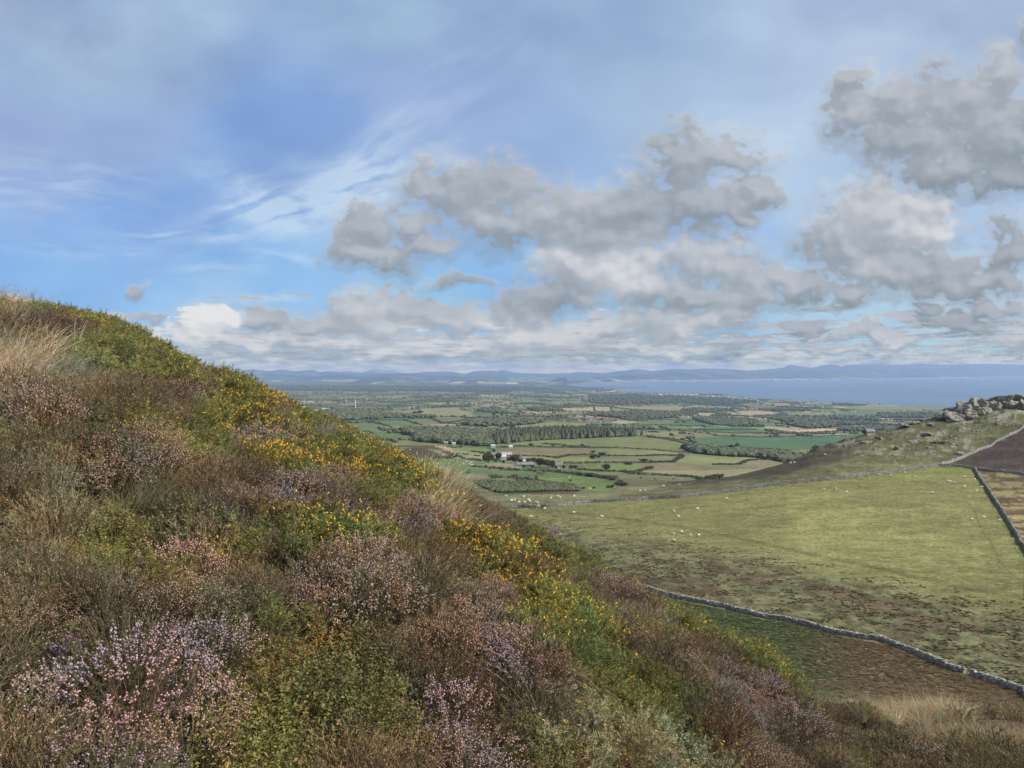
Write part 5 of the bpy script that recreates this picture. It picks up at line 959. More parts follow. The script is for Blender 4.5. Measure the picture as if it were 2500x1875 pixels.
# ------------------------------------------------------------------ animals
def skin_mesh(name, joints, edges, m, sub=2):
    me = bpy.data.meshes.new(name); me.from_pydata([j[:3] for j in joints], edges, []); o = bpy.data.objects.new(name, me); COL.objects.link(o)
    md = o.modifiers.new('s', 'SKIN'); sl = me.skin_vertices[0].data
    for i, j in enumerate(joints): sl[i].radius = (j[3], j[4] if len(j) > 4 else j[3])
    sl[0].use_root = True; o.modifiers.new('u', 'SUBSURF').levels = sub
    dg = bpy.context.evaluated_depsgraph_get(); me2 = bpy.data.meshes.new_from_object(o.evaluated_get(dg)); bpy.data.objects.remove(o); me2.materials.clear(); me2.materials.append(m); me2.name = name
    me2.polygons.foreach_set('use_smooth', [True] * len(me2.polygons)); return me2
def quad(s, head_down, fat, m, name):
    """a four legged grazing animal facing +X, s = shoulder height; legs with knees and hocks"""
    J = [(-.02 * s, 0, .72 * s, .30 * s * fat, .27 * s * fat), (.42 * s, 0, .74 * s, .25 * s * fat), (-.48 * s, 0, .74 * s, .26 * s * fat), (-.68 * s, 0, .72 * s, .15 * s * fat), (.62 * s, 0, .80 * s, .15 * s * fat)]
    E = [(0, 1), (0, 2), (2, 3), (1, 4)]
    hp = ((.86 * s, 0, .42 * s), (.98 * s, 0, .20 * s), (1.07 * s, 0, .09 * s)) if head_down else ((.80 * s, 0, 1.02 * s), (.93 * s, 0, 1.10 * s), (1.10 * s, 0, 1.0 * s))
    for i, (h, r) in enumerate(zip(hp, (.10, .095, .05))): J.append((*h, r * s)); E.append((len(J) - 2 if i else 4, len(J) - 1))
    hd = len(J) - 2
    for sd in (-1, 1): J.append((hp[1][0] - .06 * s, sd * .13 * s, hp[1][2] + .05 * s, .025 * s)); E.append((hd, len(J) - 1))
    for sd in (-1, 1):
        k = len(J); J += [(.42 * s, sd * .14 * s, .50 * s, .085 * s), (.43 * s, sd * .14 * s, .26 * s, .05 * s), (.42 * s, sd * .14 * s, .02 * s, .038 * s)]; E += [(1, k), (k, k + 1), (k + 1, k + 2)]
        k = len(J); J += [(-.46 * s, sd * .14 * s, .52 * s, .11 * s), (-.56 * s, sd * .14 * s, .30 * s, .05 * s), (-.52 * s, sd * .14 * s, .02 * s, .038 * s)]; E += [(2, k), (k, k + 1), (k + 1, k + 2)]
    k = len(J); J += [(-.78 * s, 0, .55 * s, .03 * s), (-.79 * s, 0, .36 * s, .025 * s)]; E += [(3, k), (k, k + 1)]
    return skin_mesh(name, J, E, m)
M_wool = plain((.62, .59, .50), .95, .12, 8); M_hide = plain((.018, .016, .015), .6, .3, 3)
SHEEPM = [quad(.68, True, 1.22, M_wool, 'sheep'), quad(.68, False, 1.22, M_wool, 'sheep')]; COWM = [quad(1.35, True, .95, M_hide, 'cow'), quad(1.35, False, .95, M_hide, 'cow')]
SHEEP = [  # px, py, label (None: one of the group)
    (2147, 1160, 'white sheep grazing just below the long stone wall, left of the wall junction'), (2175, 1162, 0), (2209, 1156, 0), (2232, 1164, 0), (2313, 1176, 'left one of two white sheep side by side near the wall corner'), (2319, 1177, 'right one of two white sheep side by side near the wall corner'),
    (2329, 1180, 'white sheep just right of the touching pair near the wall corner'), (2355, 1166, 0), (2355, 1189, 0), (2380, 1172, 'white sheep closest to the wall corner'), (2397, 1191, 'white sheep beside the wall going down the right edge'), (2384, 1200, 'white sheep seen end on near the right hand wall'), (2276, 1204, 'lone white sheep in the open middle of the upper pasture'),
    (2011, 1196, 0), (2041, 1195, 0), (2067, 1204, 0), (2373, 1270, 'left sheep of three in the lower right part of the pasture'), (2402, 1265, 'middle sheep of three in the lower right part of the pasture'), (2440, 1273, 'sheep nearest the right hand wall in the lower pasture'),
    (1774, 1219, 0), (1703, 1244, 0), (1646, 1250, 0), (1656, 1263, 0), (1664, 1301, 'white sheep above the cluster at the edge of the rough tussocks'), (1645, 1306, 0), (1685, 1309, 'largest white sheep at the edge of the rough tussocks'), (1706, 1309, 0), (1646, 1322, 'white sheep standing among the dark tussocks'),
    (1470, 1263, 'white sheep on the dark track across the pasture'), (1401, 1253, 0), (1330, 1243, 'white sheep at the gap in the long stone wall'), (1314, 1237, 0), (1296, 1263, 'white sheep beside the heather ridge at the pasture edge')]
SHEEPF = [(1312, 1229), (1308, 1228), (1281, 1228), (1267, 1228), (1291, 1222), (1294, 1226), (1255, 1223), (1249, 1224), (1345, 1218), (1367, 1216), (1362, 1214), (1402, 1213), (1279, 1214), (1563, 1200), (1574, 1199), (1658, 1185), (1620, 1188), (1930, 1132), (1939, 1131), (2014, 1111),
          (1138, 1127), (1132, 1134), (1149, 1129), (1155, 1128), (1150, 1136), (1153, 1136), (1116, 1127), (1151, 1131), (1146, 1133), (1245, 1162), (1390, 1167), (1236, 1213), (1440, 1195), (1500, 1192)]
COWS = [(1147, 1150), (1141, 1156), (1145, 1156), (1223, 1149), (1195, 1147), (1309, 1166), (1309, 1170), (1324, 1155), (1329, 1155), (1314, 1158), (1318, 1158), (1325, 1159), (1305, 1154), (1413, 1163), (1401, 1160), (1433, 1164), (1393, 1176), (1309, 1172)]
def herd(name, ms, pts, cat, dflt, grp, dmin, dmax, sc=1.):
    wl = where(pts, dflt)
    for q, w_l in zip(pts, wl):
        px, py = q[:2]; x, y, z = ground(px, py, dmin, dmax); o = obj(name, ms[int(rng.random() < .25)], loc=(x, y, z - .02)); o.rotation_euler = (0, 0, rng.uniform(0, 6.28) if rng.random() < .3 else rng.choice([0, math.pi]) + rng.normal(0, .45)); o.scale = (sc,) * 3
        if len(q) > 2 and q[2]: tag(o, q[2], cat, grp)
        else: tag(o, w_l, cat, grp)
herd('sheep', SHEEPM, SHEEP, 'sheep', 'white sheep on the pasture', 'sheep grazing the big green pasture', 180, 420, 1.12)
herd('sheep', SHEEPM, SHEEPF, 'sheep', 'distant white sheep', 'sheep beyond the long stone wall', 330, 1400, 1.25)
herd('cow', COWM, COWS, 'cow', 'black cow grazing', 'black cattle in front of the farm', 450, 1400, 1.1)

# ------------------------------------------------------------------ trees
def icos(sub):
    b = bmesh.new(); bmesh.ops.create_icosphere(b, subdivisions=sub, radius=1); v = np.array([x.co[:] for x in b.verts]); f = np.array([[w.index for w in q.verts] for q in b.faces]); b.free(); return v, f
ICO2, ICO3, ICO4 = icos(2), icos(3), icos(4)
def n3(v, s, seed, oct=3): return (fbm(v[:, 0] * s + seed, v[:, 1] * s, oct, seed) + fbm(v[:, 1] * s, v[:, 2] * s + seed, oct, seed + 5) + fbm(v[:, 2] * s, v[:, 0] * s, oct, seed + 9)) / 1.7
GREENS = [(.050, .064, .033), (.064, .072, .037), (.041, .056, .030), (.072, .075, .040)]
def crown_leaves(lobes, n, size, cols=GREENS):
    b = PB(); P = []
    w_ = np.array([l[3] ** 2 for l in lobes]); w_ = w_ / w_.sum(); k = rng.choice(len(lobes), n, p=w_); c = np.array(lobes)[k]; d = rng.normal(0, 1, (n, 3)); d /= np.linalg.norm(d, axis=1, keepdims=True); r = rng.uniform(.55, 1.06, (n, 1)); P = c[:, :3] + d * r * c[:, 3:4] * [1, 1, .85]
    o = rng.normal(0, 1, (n, 3)) + d; o /= np.linalg.norm(o, axis=1, keepdims=True); s_ = np.cross(o, rng.normal(0, 1, (n, 3))); s_ /= np.linalg.norm(s_, axis=1, keepdims=True); L = size * rng.uniform(.6, 1.4, (n, 1)); cc = pick(cols, n, .3)
    b.tris(P, -s_ * L * .5, s_ * L * .5, o * L, cc); b.tris(P, -s_ * L * .5, -o * L * .6 + s_ * L * .2, s_ * L * .5, cc); return b
def limbs(H, th, tips):
    b = PB(); v = []; f = []
    def tube(p, q, r0, r1):
        p = np.array(p, float); q = np.array(q, float); t = (q - p) / np.linalg.norm(q - p); u = np.cross(t, [.3, .7, .2]); u /= np.linalg.norm(u); w_ = np.cross(t, u); k = len(v)
        for c, r in ((p, r0), (q, r1)):
            for a in range(6): v.append(c + (u * math.cos(a * 1.047) + w_ * math.sin(a * 1.047)) * r)
        for a in range(6): f.append((k + a, k + (a + 1) % 6, k + 6 + (a + 1) % 6, k + 6 + a))
    tube((0, 0, -.4), (0, 0, th), .045 * H, .032 * H)
    for tx in tips: tube((0, 0, th * rng.uniform(.7, 1)), tx, .022 * H, .008 * H)
    return mkmesh('trunk', np.array(v), np.array(f), M_bark)
def make_tree(H, W, n=1500, kind='round'):
    if kind == 'round': lobes = [(rng.uniform(-.3, .3) * W, rng.uniform(-.3, .3) * W, H * rng.uniform(.42, .74), W * rng.uniform(.18, .30)) for _ in range(11)] + [(0, 0, H * .55, W * .34), (0, 0, H * .78, W * .22)]
    else: lobes = [(rng.uniform(-.42, .42) * W, rng.uniform(-.3, .3) * W, H * rng.uniform(.25, .65), W * rng.uniform(.14, .24)) for _ in range(9)]
    root_tips = [l[:3] for l in lobes[:6]]
    return limbs(H, H * .3, root_tips), crown_leaves(lobes, n, .055 * W).meshes('crown', (M_tree, M_tree), False)[0]
TREEP = [make_tree(10, 11, 2600), make_tree(10, 9, 2600), make_tree(10, 12, 2600)]; BUSHP = [make_tree(4, 6, 800, 'b'), make_tree(4, 8, 800, 'b')]
def plant_tree(px, py, hp, wp, label, cat='tree', grp=None, dmin=420, dmax=3500):
    x, y, z = ground(px, py, dmin, dmax); H = hp / F * y; W = wp / F * y; bush = cat == 'bush'; P = BUSHP if bush else TREEP; i = rng.integers(0, len(P)); bw = ((11, 9, 12), (6, 8))[bush][i]; bh = 4 if bush else 10
    rt = tag(empty('round_tree' if not bush else 'hedge_bush', (x, y, z), rng.uniform(0, 6.28)), label, cat, grp); rt.scale = (W / bw * 1.3, W / bw * 1.3, H / bh * 1.25); obj('trunk', P[i][0], rt); obj('crown', P[i][1], rt)
for q in [(1192, 1131, 23, 27, 'big round grey green tree at the left end of the farm'), (1217, 1123, 14, 16, 'rounded tree between the big round tree and the white barn'), (1258, 1131, 17, 20, 'dark tree in the middle of the farm buildings'),
          (1318, 1141, 19, 20, 'tall dark tree right of the grey yard at the farm'), (1338, 1143, 18, 20, 'dark tree at the right end of the farm grove'), (1305, 1131, 12, 16, 'tree at the back of the farm grove'), (1480, 1150, 15, 17, 'rounded pale tree on the lower edge of the bright green field'),
          (1516, 1187, 10, 30, 'dark thorn thicket at the foot of the small stream'), (1571, 1129, 8, 17, 'dark rounded tree on the hedge between the brown fields'), (1697, 1094, 13, 22, 'dark trees hiding the white cottage in the stream valley'), (1728, 1096, 7, 17, 'dark tree just right of the cottage in the stream valley'),
          (1251, 1051, 11, 11, 'lone round tree at the left end of the conifer wood'), (2113, 1062, 9, 18, 'dark clump of trees beside the stone house on the hill edge'), (1443, 1164, 8, 17, 'round bush on the hedge below the pale green strip'), (1394, 1146, 9, 10, 'small tree right of the white cottage by the farm'), (1404, 1146, 9, 9, 'pointed small tree second to the right of the white cottage by the farm'),
          (1296, 1090, 7, 9, 'small round tree on the hedge in front of the conifer wood'), (1962, 1017, 7, 9, 'tall dark tree clump standing over the long wood')]: plant_tree(*q)
TL = [(1270, 1130, 9, 11), (1290, 1128, 8, 13), (1328, 1135, 10, 14), (1350, 1135, 9, 12), (1376, 1145, 8, 8), (1229, 1132, 7, 6), (1206, 1103, 5, 8), (1446, 1121, 8, 13), (1452, 1117, 7, 12), (1448, 1106, 5, 10), (1472, 1113, 7, 15), (1422, 1091, 6, 8), (1460, 1119, 6, 9), (1280, 1142, 5, 10), (1243, 1126, 7, 9), (1210, 1130, 7, 8), (1300, 1143, 6, 9), (1349, 1142, 8, 12), (1358, 1144, 5, 9),
                      (1800, 1090, 7, 10), (1786, 1096, 9, 12), (1792, 1101, 8, 12), (2034, 1062, 4, 8), (1895, 1064, 4, 15), (1950, 1064, 4, 12), (1520, 1050, 6, 8), (1545, 1050, 6, 9), (1572, 1047, 5, 8), (1616, 1045, 5, 14), (1205, 1015, 6, 7), (1225, 1016, 5, 6), (1238, 1018, 5, 5), (1264, 1016, 5, 7), (1134, 1019, 5, 5), (1025, 1010, 7, 14), (1012, 1011, 6, 10)]
for (px, py, h, w_), lb in zip(TL, where(TL, 'small dark tree')):
    plant_tree(px, py, h, w_, lb, 'tree', 'small trees dotted over the farmland')
BL = [(1185, 1140, 5, 7), (1224, 1143, 4, 5), (1216, 1144, 3, 5), (1479, 1168, 7, 20), (1497, 1172, 6, 18), (1512, 1178, 6, 16), (1497, 1190, 6, 14), (1484, 1191, 5, 12), (1425, 1193, 4, 10), (1450, 1193, 4, 10), (1530, 1134, 6, 22), (1540, 1133, 5, 14), (1590, 1129, 6, 9), (1587, 1144, 5, 7), (1543, 1156, 5, 7), (1107, 1108, 3, 5), (1115, 1108, 3, 5), (1122, 1108, 3, 5), (1131, 1109, 3, 5), (1136, 1110, 3, 6), (1141, 1110, 3, 5), (1160, 1113, 3, 8),
                      (1168, 1114, 3, 7), (1108, 1118, 3, 4), (1128, 1120, 3, 4), (1416, 1148, 3, 5), (1349, 1089, 4, 8), (1581, 1065, 3, 7), (1590, 1065, 3, 7), (1294, 1217, 3, 8), (1250, 1148, 4, 18), (1236, 1148, 3, 12), (1660, 1113, 5, 14), (1652, 1119, 4, 8), (1645, 1170, 2, 6), (1599, 1170, 3, 5), (1565, 1168, 3, 8)]
for (px, py, h, w_), lb in zip(BL, where(BL, 'low dark bush')):
    plant_tree(px, py, h, w_, lb, 'bush', 'low bushes along the field boundaries')

# ---- hedgerows, each one a thing
HEDGES = [[(1223, 1092), (1270, 1090), (1330, 1092), (1436, 1094)], [(1400, 1092), (1508, 1094), (1563, 1097), (1620, 1101), (1655, 1104), (1682, 1107)], [(1326, 1084), (1360, 1087), (1400, 1091), (1440, 1093)], [(1259, 1113), (1310, 1114), (1350, 1117), (1365, 1119)],
          [(1365, 1117), (1390, 1112), (1440, 1112), (1470, 1114), (1560, 1114), (1640, 1113), (1668, 1113)], [(1150, 1103), (1180, 1106), (1203, 1112)], [(1060, 1118), (1100, 1120), (1150, 1122), (1175, 1126)], [(1153, 1140), (1200, 1143), (1240, 1147), (1290, 1150), (1340, 1151), (1400, 1157), (1435, 1162), (1460, 1164)],
          [(1350, 1131), (1400, 1132), (1460, 1131), (1510, 1130), (1560, 1130), (1600, 1130), (1640, 1129)], [(1640, 1129), (1655, 1121), (1668, 1113)], [(1410, 1146), (1470, 1151), (1520, 1152), (1541, 1157)], [(1541, 1156), (1570, 1148), (1588, 1142)], [(1400, 1157), (1440, 1163), (1470, 1167), (1500, 1169)],
          [(1548, 1158), (1580, 1160), (1640, 1163), (1700, 1166), (1755, 1169)], [(1740, 1064), (1800, 1066), (1841, 1067), (1900, 1067), (1984, 1065), (2065, 1064)], [(1740, 1091), (1787, 1090), (1820, 1092), (1857, 1096), (1903, 1098), (1993, 1099)], [(1859, 1097), (1838, 1106)], [(1920, 1099), (1892, 1110)],
          [(1740, 1135), (1806, 1134), (1820, 1126), (1850, 1122), (1890, 1123), (1912, 1128)], [(1656, 1049), (1700, 1052), (1740, 1056), (1800, 1058), (1850, 1058), (1894, 1057)], [(1700, 1049), (1740, 1050), (1800, 1049), (1850, 1049)], [(1556, 1039), (1640, 1039), (1690, 1041), (1740, 1041)],
          [(1510, 1050), (1560, 1050), (1610, 1049), (1640, 1050), (1700, 1056), (1750, 1063)], [(1606, 1025), (1700, 1026)], [(1563, 1066), (1580, 1067), (1610, 1071), (1645, 1077), (1680, 1085)], [(1590, 1068), (1640, 1072), (1680, 1078), (1700, 1090)], [(1060, 1019), (1130, 1018), (1152, 1022), (1200, 1021), (1240, 1024)],
          [(1060, 1026), (1075, 1033), (1100, 1031), (1141, 1024)], [(1085, 1033), (1115, 1036), (1160, 1029)], [(1277, 1016), (1330, 1017), (1400, 1013), (1449, 1012)], [(840, 1032), (900, 1032), (925, 1034), (955, 1043)], [(899, 1030), (920, 1026), (985, 1025), (1005, 1032), (1030, 1038)], [(1045, 1022), (1060, 1024), (1080, 1034), (1100, 1035)],
          [(1449, 994), (1453, 1005)], [(1490, 994), (1494, 1006)], [(1497, 994), (1540, 1001), (1560, 1003)], [(1780, 1002), (1805, 1011)], [(1200, 1164), (1260, 1168), (1310, 1176)], [(1130, 1088), (1124, 1093), (1104, 1094)], [(1900, 1052), (1935, 1057), (2029, 1054), (2060, 1051)]]
def hedge(L, hgt, lab):
    Pt = np.array([ground(px, py, 420, 6000)[:2] for px, py in L]); seg = np.hypot(*np.diff(Pt, axis=0).T); cum = np.concatenate([[0], np.cumsum(seg)]); n = int(min(420, max(40, cum[-1] / 1.6))); s_ = np.linspace(0, cum[-1], n)
    x = np.interp(s_, cum, Pt[:, 0]) + rng.normal(0, .8, n); y = np.interp(s_, cum, Pt[:, 1]) + rng.normal(0, .8, n); z = height(x, y) + HCAM
    b = PB(); hh = hgt * np.clip(1 + .55 * fbm(s_ / 14, s_ * 0, 3, int(L[0][0])), .3, 2); m = n * 14; i = rng.integers(0, n, m); P = np.stack([x[i] + rng.normal(0, 1.1, m), y[i] + rng.normal(0, .9, m), z[i] + rng.uniform(0, 1, m) * hh[i]], 1)
    o = rng.normal(0, 1, (m, 3)) + [0, 0, .5]; o /= np.linalg.norm(o, axis=1, keepdims=True); sd = np.cross(o, rng.normal(0, 1, (m, 3))); sd /= np.linalg.norm(sd, axis=1, keepdims=True); q = rng.uniform(.6, 1.3, (m, 1)) * .7; b.tris(P, -sd * q, sd * q, o * q * 1.3, pick(GREENS, m, .3))
    c = np.array([x[n // 2], y[n // 2], z[n // 2]]); b.v[0] = b.v[0] - c; tag(obj('hedgerow', b.meshes('hedgerow', (M_tree, M_tree), False)[0], loc=c), lab, 'hedge', 'hedgerows dividing the fields')
for L, lb in zip(HEDGES, where([L[len(L) // 2] for L in HEDGES], 'dark hedgerow')): hedge(L, 1.6 if L[0][1] > 1085 else 2.4, lb)

# ---- woods too far off to count, and hedge trees
def blobtree(seed, conifer=False):
    v, f = ICO3; v = v.copy(); r = 1 + .38 * n3(v, 1.9, seed, 4); v = v * r[:, None]
    if conifer:
        v, f = ICO2; v = v.copy(); h = (v[:, 2] + 1) / 2; k = (1 - h) ** .8 * .85 + .04; k = k * (1 + .3 * n3(v, 4, seed)); a = np.arctan2(v[:, 1], v[:, 0]); v = np.stack([np.cos(a) * k * .44, np.sin(a) * k * .44, h * 2.0 + .15], 1)
    else: v = v * [.5, .5, .45] + [0, 0, .5]
    c = np.tile(np.array(GREENS[seed % 4]) * (1 if not conifer else .85), (len(v), 1)) * (1 + .35 * n3(v, 5, seed + 3))[:, None]; return mkmesh('crown', v, f, M_tree, col=c)
def inside_pts(P, n, dmin, dmax):
    P_ = np.array(P, float); px = rng.uniform(P_[:, 0].min(), P_[:, 0].max(), n); py = rng.uniform(P_[:, 1].min(), P_[:, 1].max(), n); m = inpoly(px, py, P); px, py = px[m], py[m]
    X, Z = pix(px, py); dd = _md[(_md > dmin) & (_md < dmax)][::2]; H_ = height(X[:, None] * dd[None], np.repeat(dd[None], len(X), 0)) - Z[:, None] * dd[None]; ok = H_ >= 0; k = ok.argmax(1); a = ok.any(1); d = dd[k]; return (X * d)[a], d[a]
def wood(name, polys, nper, size, pats, label, dmin=900):
    xs, ys = [], []
    for P in polys:
        A_ = np.array(P, float); n = int(nper * (A_[:, 0].max() - A_[:, 0].min()) * (A_[:, 1].max() - A_[:, 1].min()) / 900) + 40; x, y = inside_pts(P, n, dmin, 15000); xs.append(x); ys.append(y)
    x = np.concatenate(xs); y = np.concatenate(ys); x = x + rng.normal(0, 4, len(x)); y = y + rng.normal(0, y * .004); return x, y
def far_trees():
    x, y = wood('w', WOODS, 340, 9, None, '')
    # hedge trees and copses of the patchwork
    n = 420000; d = np.exp(rng.uniform(math.log(1100), math.log(12500), n)); X = rng.uniform(-.38, .62, n); xx = X * d; yy = d; dens = rng.random(n) < np.clip((d / 12500) ** .55, .12, 1)
    xx, yy, d = xx[dens], yy[dens], d[dens]; hs, b12, _ = fields(xx, yy, d); k = (hs * 15.99).astype(int); zz = height(xx, yy); px, py = proj(xx, yy, zz); ok = (zz > -248) & (py < 1088)
    cov = np.zeros(len(xx), bool)
    for c, P in FIELDS:
        if c is not SAND: cov |= inpoly(px, py, P)
    for P in WOODS: cov |= inpoly(px, py, P)
    hd = (b12 < .032) & (fbm(xx / 90, yy / 90, 2, 701) > -.15); wd = (k == 7); clump = fbm(xx / 420, yy / 700, 3, 711) > np.interp(d, [1500, 3500, 8000], [.70, .55, .42])
    m = ok & ~cov & (hd | wd | clump); print('far trees', m.sum(), len(x)); xx, yy = xx[m], yy[m]
    px, py = proj(x, y, height(x, y)); tn = (px > 1562) & (px < 1862) & (py < np.interp(px, [1566, 1650, 1735, 1765, 1826, 1860], [965, 965.5, 968, 971, 977, 978])) & (rng.random(len(x)) < .9); x, y = x[~tn], y[~tn]
    x = np.concatenate([x, xx]); y = np.concatenate([y, yy]); z = height(x, y); n = len(x); s_ = rng.uniform(5, 10, n) * (1 + y / 14000); s_[len(x) - len(xx):] *= .6
    scatter('woodland', np.stack([x, y, z + HCAM - .4], 1), np.stack([np.zeros(n), np.zeros(n), rng.uniform(0, 6.28, n)], 1), np.stack([s_ * rng.uniform(1, 1.5, n), s_ * rng.uniform(1, 1.5, n), s_ * rng.uniform(.75, 1.15, n)], 1), rng.integers(0, 4, n), [blobtree(i) for i in range(4)], 'dark woods and hedge trees spread over the far plain', 'woodland')
    x, y = wood('c', [CONIFER], 620, 12, None, ''); z = height(x, y); n = len(x); s_ = rng.uniform(4.2, 8.0, n)
    scatter('conifer_plantation', np.stack([x, y, z + HCAM], 1), np.stack([np.zeros(n), np.zeros(n), rng.uniform(0, 6.28, n)], 1), np.stack([s_ * 2.1, s_ * 2.1, s_ * rng.uniform(.75, 1.1, n)], 1), rng.integers(0, 3, n), [blobtree(i + 7, True) for i in range(3)], 'dense dark conifer plantation in the middle of the plain', 'conifer wood')
    x, y = inside_pts(MOUNDP, 2600, 400, 900); z = height(x, y); n = len(x); s_ = rng.uniform(.9, 2.0, n)
    scatter('gorse_bank', np.stack([x, y, z + HCAM - .2], 1), np.stack([np.zeros(n), np.zeros(n), rng.uniform(0, 6.28, n)], 1), np.stack([s_ * 1.5, s_ * 1.5, s_], 1), rng.integers(0, 4, n), [blobtree(i + 20) for i in range(4)], 'dark green and brown scrub on the bank below the cattle field', 'scrub')
far_trees()

# ---- rough pasture tussocks and bracken
def tuft(cols, n=70, w_=.09, H=.5):
    b = grass(.55, H, n, w=w_, cols=cols, k=3, droop=.6); return b.meshes('tuft', (M_plant, M_flower))
def valley_cover():
    T1 = [tuft(((.115, .108, .052), (.095, .088, .042)), 60, .07, .34), tuft(((.13, .112, .056), (.105, .085, .046)), 60, .07, .28)]; T2 = [tuft(((.12, .15, .07), (.15, .165, .08)), 60, .10, .36), tuft(((.22, .175, .10), (.18, .15, .085)), 60, .10, .34), tuft(((.24, .17, .10), (.19, .14, .08)), 50, .10, .32)]
    n = 110000; d = rng.uniform(110, 330, n); X = rng.uniform(-.05, .75, n); x = X * d; y = d; z = height(x, y); px, py = proj(x, y, z); yt = line_y(px, TRACK); yd = line_y(px, WALL_D)
    k = fbm(x / 2.6, y / 2.0, 2, 721); p = sstep(-.1, .45, k + .5 * fbm(x / 40, y / 40, 2, 725) + .05) * .8; edge = sstep(4, 30, py - yt); m = (py > yt) & (py < yd - 6) & (rng.random(n) < p * edge * .85)
    a = int(m.sum()); s_ = rng.uniform(.45, 1.0, a); scatter('tussocks', np.stack([x[m], y[m], z[m] + HCAM - .05], 1), np.stack([np.zeros(a), np.zeros(a), rng.uniform(0, 6.28, a)], 1), np.stack([s_, s_, s_ * .8], 1), rng.integers(0, 2, a), T1, 'dark grass tussocks in the rough pasture above the near wall', 'tussock grass')
    n = 100000; d = np.sqrt(rng.uniform(20 ** 2, 185 ** 2, n)); X = rng.uniform(-.1, .8, n); x = X * d; y = d; z = height(x, y); px, py = proj(x, y, z); yd = line_y(px, WALL_D); m = (py > yd + 5) & (py < 1880) & ((d > 55) | (py < np.interp(px, [2060, 2188, 2270, 2400, 2500], [1650, 1680, 1730, 1780, 1815]))); x, y, z, px = x[m], y[m], z[m], px[m]; a = len(x)
    t_ = sstep(1850, 2150, px + 120 * fbm(x / 30, y / 30, 3, 731)); i = np.where(rng.random(a) < t_, 1 + (rng.random(a) < .5), 0); s_ = rng.uniform(.55, 1.25, a)
    scatter('bracken', np.stack([x, y, z + HCAM - .05], 1), np.stack([np.zeros(a), np.zeros(a), rng.uniform(0, 6.28, a)], 1), np.stack([s_, s_, s_ * .75], 1), i, T2, 'green and rusty bracken covering the slope below the near wall', 'bracken'); print('tussocks', int(m.sum()), a)
valley_cover()

# ------------------------------------------------------------------ rocks on the hill
def rockmesh(seed, planes=16, sub=ICO4):
    v, f = sub; v = v.copy(); q = np.random.default_rng(seed); r = np.full(len(v), 1.35)
    for _ in range(planes):
        nn = q.normal(0, 1, 3) * [1, 1, .8]; nn /= np.linalg.norm(nn); c = v @ nn; h = q.uniform(.55, .95); r = np.where(c > .05, np.minimum(r, h / np.maximum(c, .05)), r)
    v = v * r[:, None] * (1 + .16 * (n3(v, 2.4, seed, 4)) + .05 * n3(v, 9, seed + 2, 2))[:, None]; v[:, 2] = v[:, 2] + .09 * np.sin(v[:, 2] * 14 + v[:, 0] * 4) * .5; return mkmesh('rock', v, f, M_crag)
CRM = [rockmesh(40 + i) for i in range(5)]; BOM = [rockmesh(60 + i, 12, ICO2) for i in range(4)]
for m_ in BOM: m_.materials[0] = M_stone
CRAGS = [(2342, 1014, 26, 26, 'ribbed grey rock above the pale buttress'), (2356, 998, 30, 20, 'grey rock stepping up behind the ribbed face'), (2376, 1020, 26, 22, 'blocky grey rock at the right foot of the largest mass'), (2394, 1012, 26, 22, 'split grey rock between the crag and the mossy slab'), (2425, 992, 30, 16, 'rounded grey rock on the crest left of the brown ledge'), (2465, 990, 34, 16, 'dark ledge rock under the brown summit ledge'), (2318, 1008, 30, 14, 'sloping rock on the left shoulder of the crag'), (2350, 1026, 20, 26, 'pale rounded buttress beside the dark overhang at the foot of the crag'), (2330, 1026, 34, 22, 'dark ribbed rock face left of the pale buttress'), (2366, 1008, 44, 34, 'largest grey rock mass in the middle of the crag'), (2385, 1000, 34, 30, 'fractured grey rock right of the middle of the crag'),
         (2402, 992, 34, 22, 'light grey rock on the crest of the crag'), (2412, 1006, 22, 20, 'mossy rock slab under the crest'), (2438, 998, 22, 18, 'grey slab right of the mossy rock'), (2450, 980, 50, 14, 'long brown ledge at the highest point of the hill'), (2492, 996, 24, 20, 'dark rock at the right edge of the hill'),
         (2480, 976, 50, 12, 'flat rock capping the hill at the right edge'), (2308, 1018, 30, 14, 'low broken rock at the left end of the crag'), (2345, 1111, 22, 20, 'big pale boulder standing against the climbing wall'), (2386, 1034, 16, 10, 'tilted boulder below the crag'), (2268, 1062, 36, 12, 'purple grey rock rib left of the green slope'),
         (2236, 1080, 34, 13, 'long slanting rock slab on the left flank of the hill'), (2272, 1094, 14, 10, 'dark outcrop halfway down the hill'), (2296, 1082, 30, 10, 'low mossy outcrop in the middle of the hill'), (2312, 1080, 16, 9, 'pale outcrop end in the middle of the hill'), (2258, 1026, 34, 10, 'jagged skyline rock below the crag'),
         (2236, 1034, 30, 9, 'jagged skyline rock further down the ridge'), (2212, 1042, 28, 9, 'low skyline rock on the ridge'), (2276, 1038, 16, 9, 'block of rock just below the skyline'), (2186, 1112, 18, 9, 'pale rock scar near the foot of the hill'), (2190, 1098, 16, 12, 'dark upright rock near the foot of the hill'),
         (2150, 1072, 28, 10, 'rock band on the lower left ridge'), (2120, 1080, 26, 9, 'brown rock band at the end of the lower ridge'), (2090, 1086, 24, 8, 'last rock band on the lower ridge toward the plain'), (2060, 1090, 20, 7, 'small dark rocks at the low end of the ridge')]
for px, py, w_, h_, lab in CRAGS:
    x, y, z = ground(px, py, 330, 560); s_ = w_ / F * y * .62; o = obj('rock_outcrop', CRM[rng.integers(0, 5)], loc=(x, y + s_ * .3, z - h_ / F * y * .02)); up_ = px > 2300 and py < 1042; o.scale = (s_ * (1.3 if up_ else .9), s_ * 1.0, h_ / F * y * (.86 if up_ else .6)); o.rotation_euler = (0, rng.normal(0, .15), rng.uniform(0, 6.28)); tag(o, lab, 'rock')
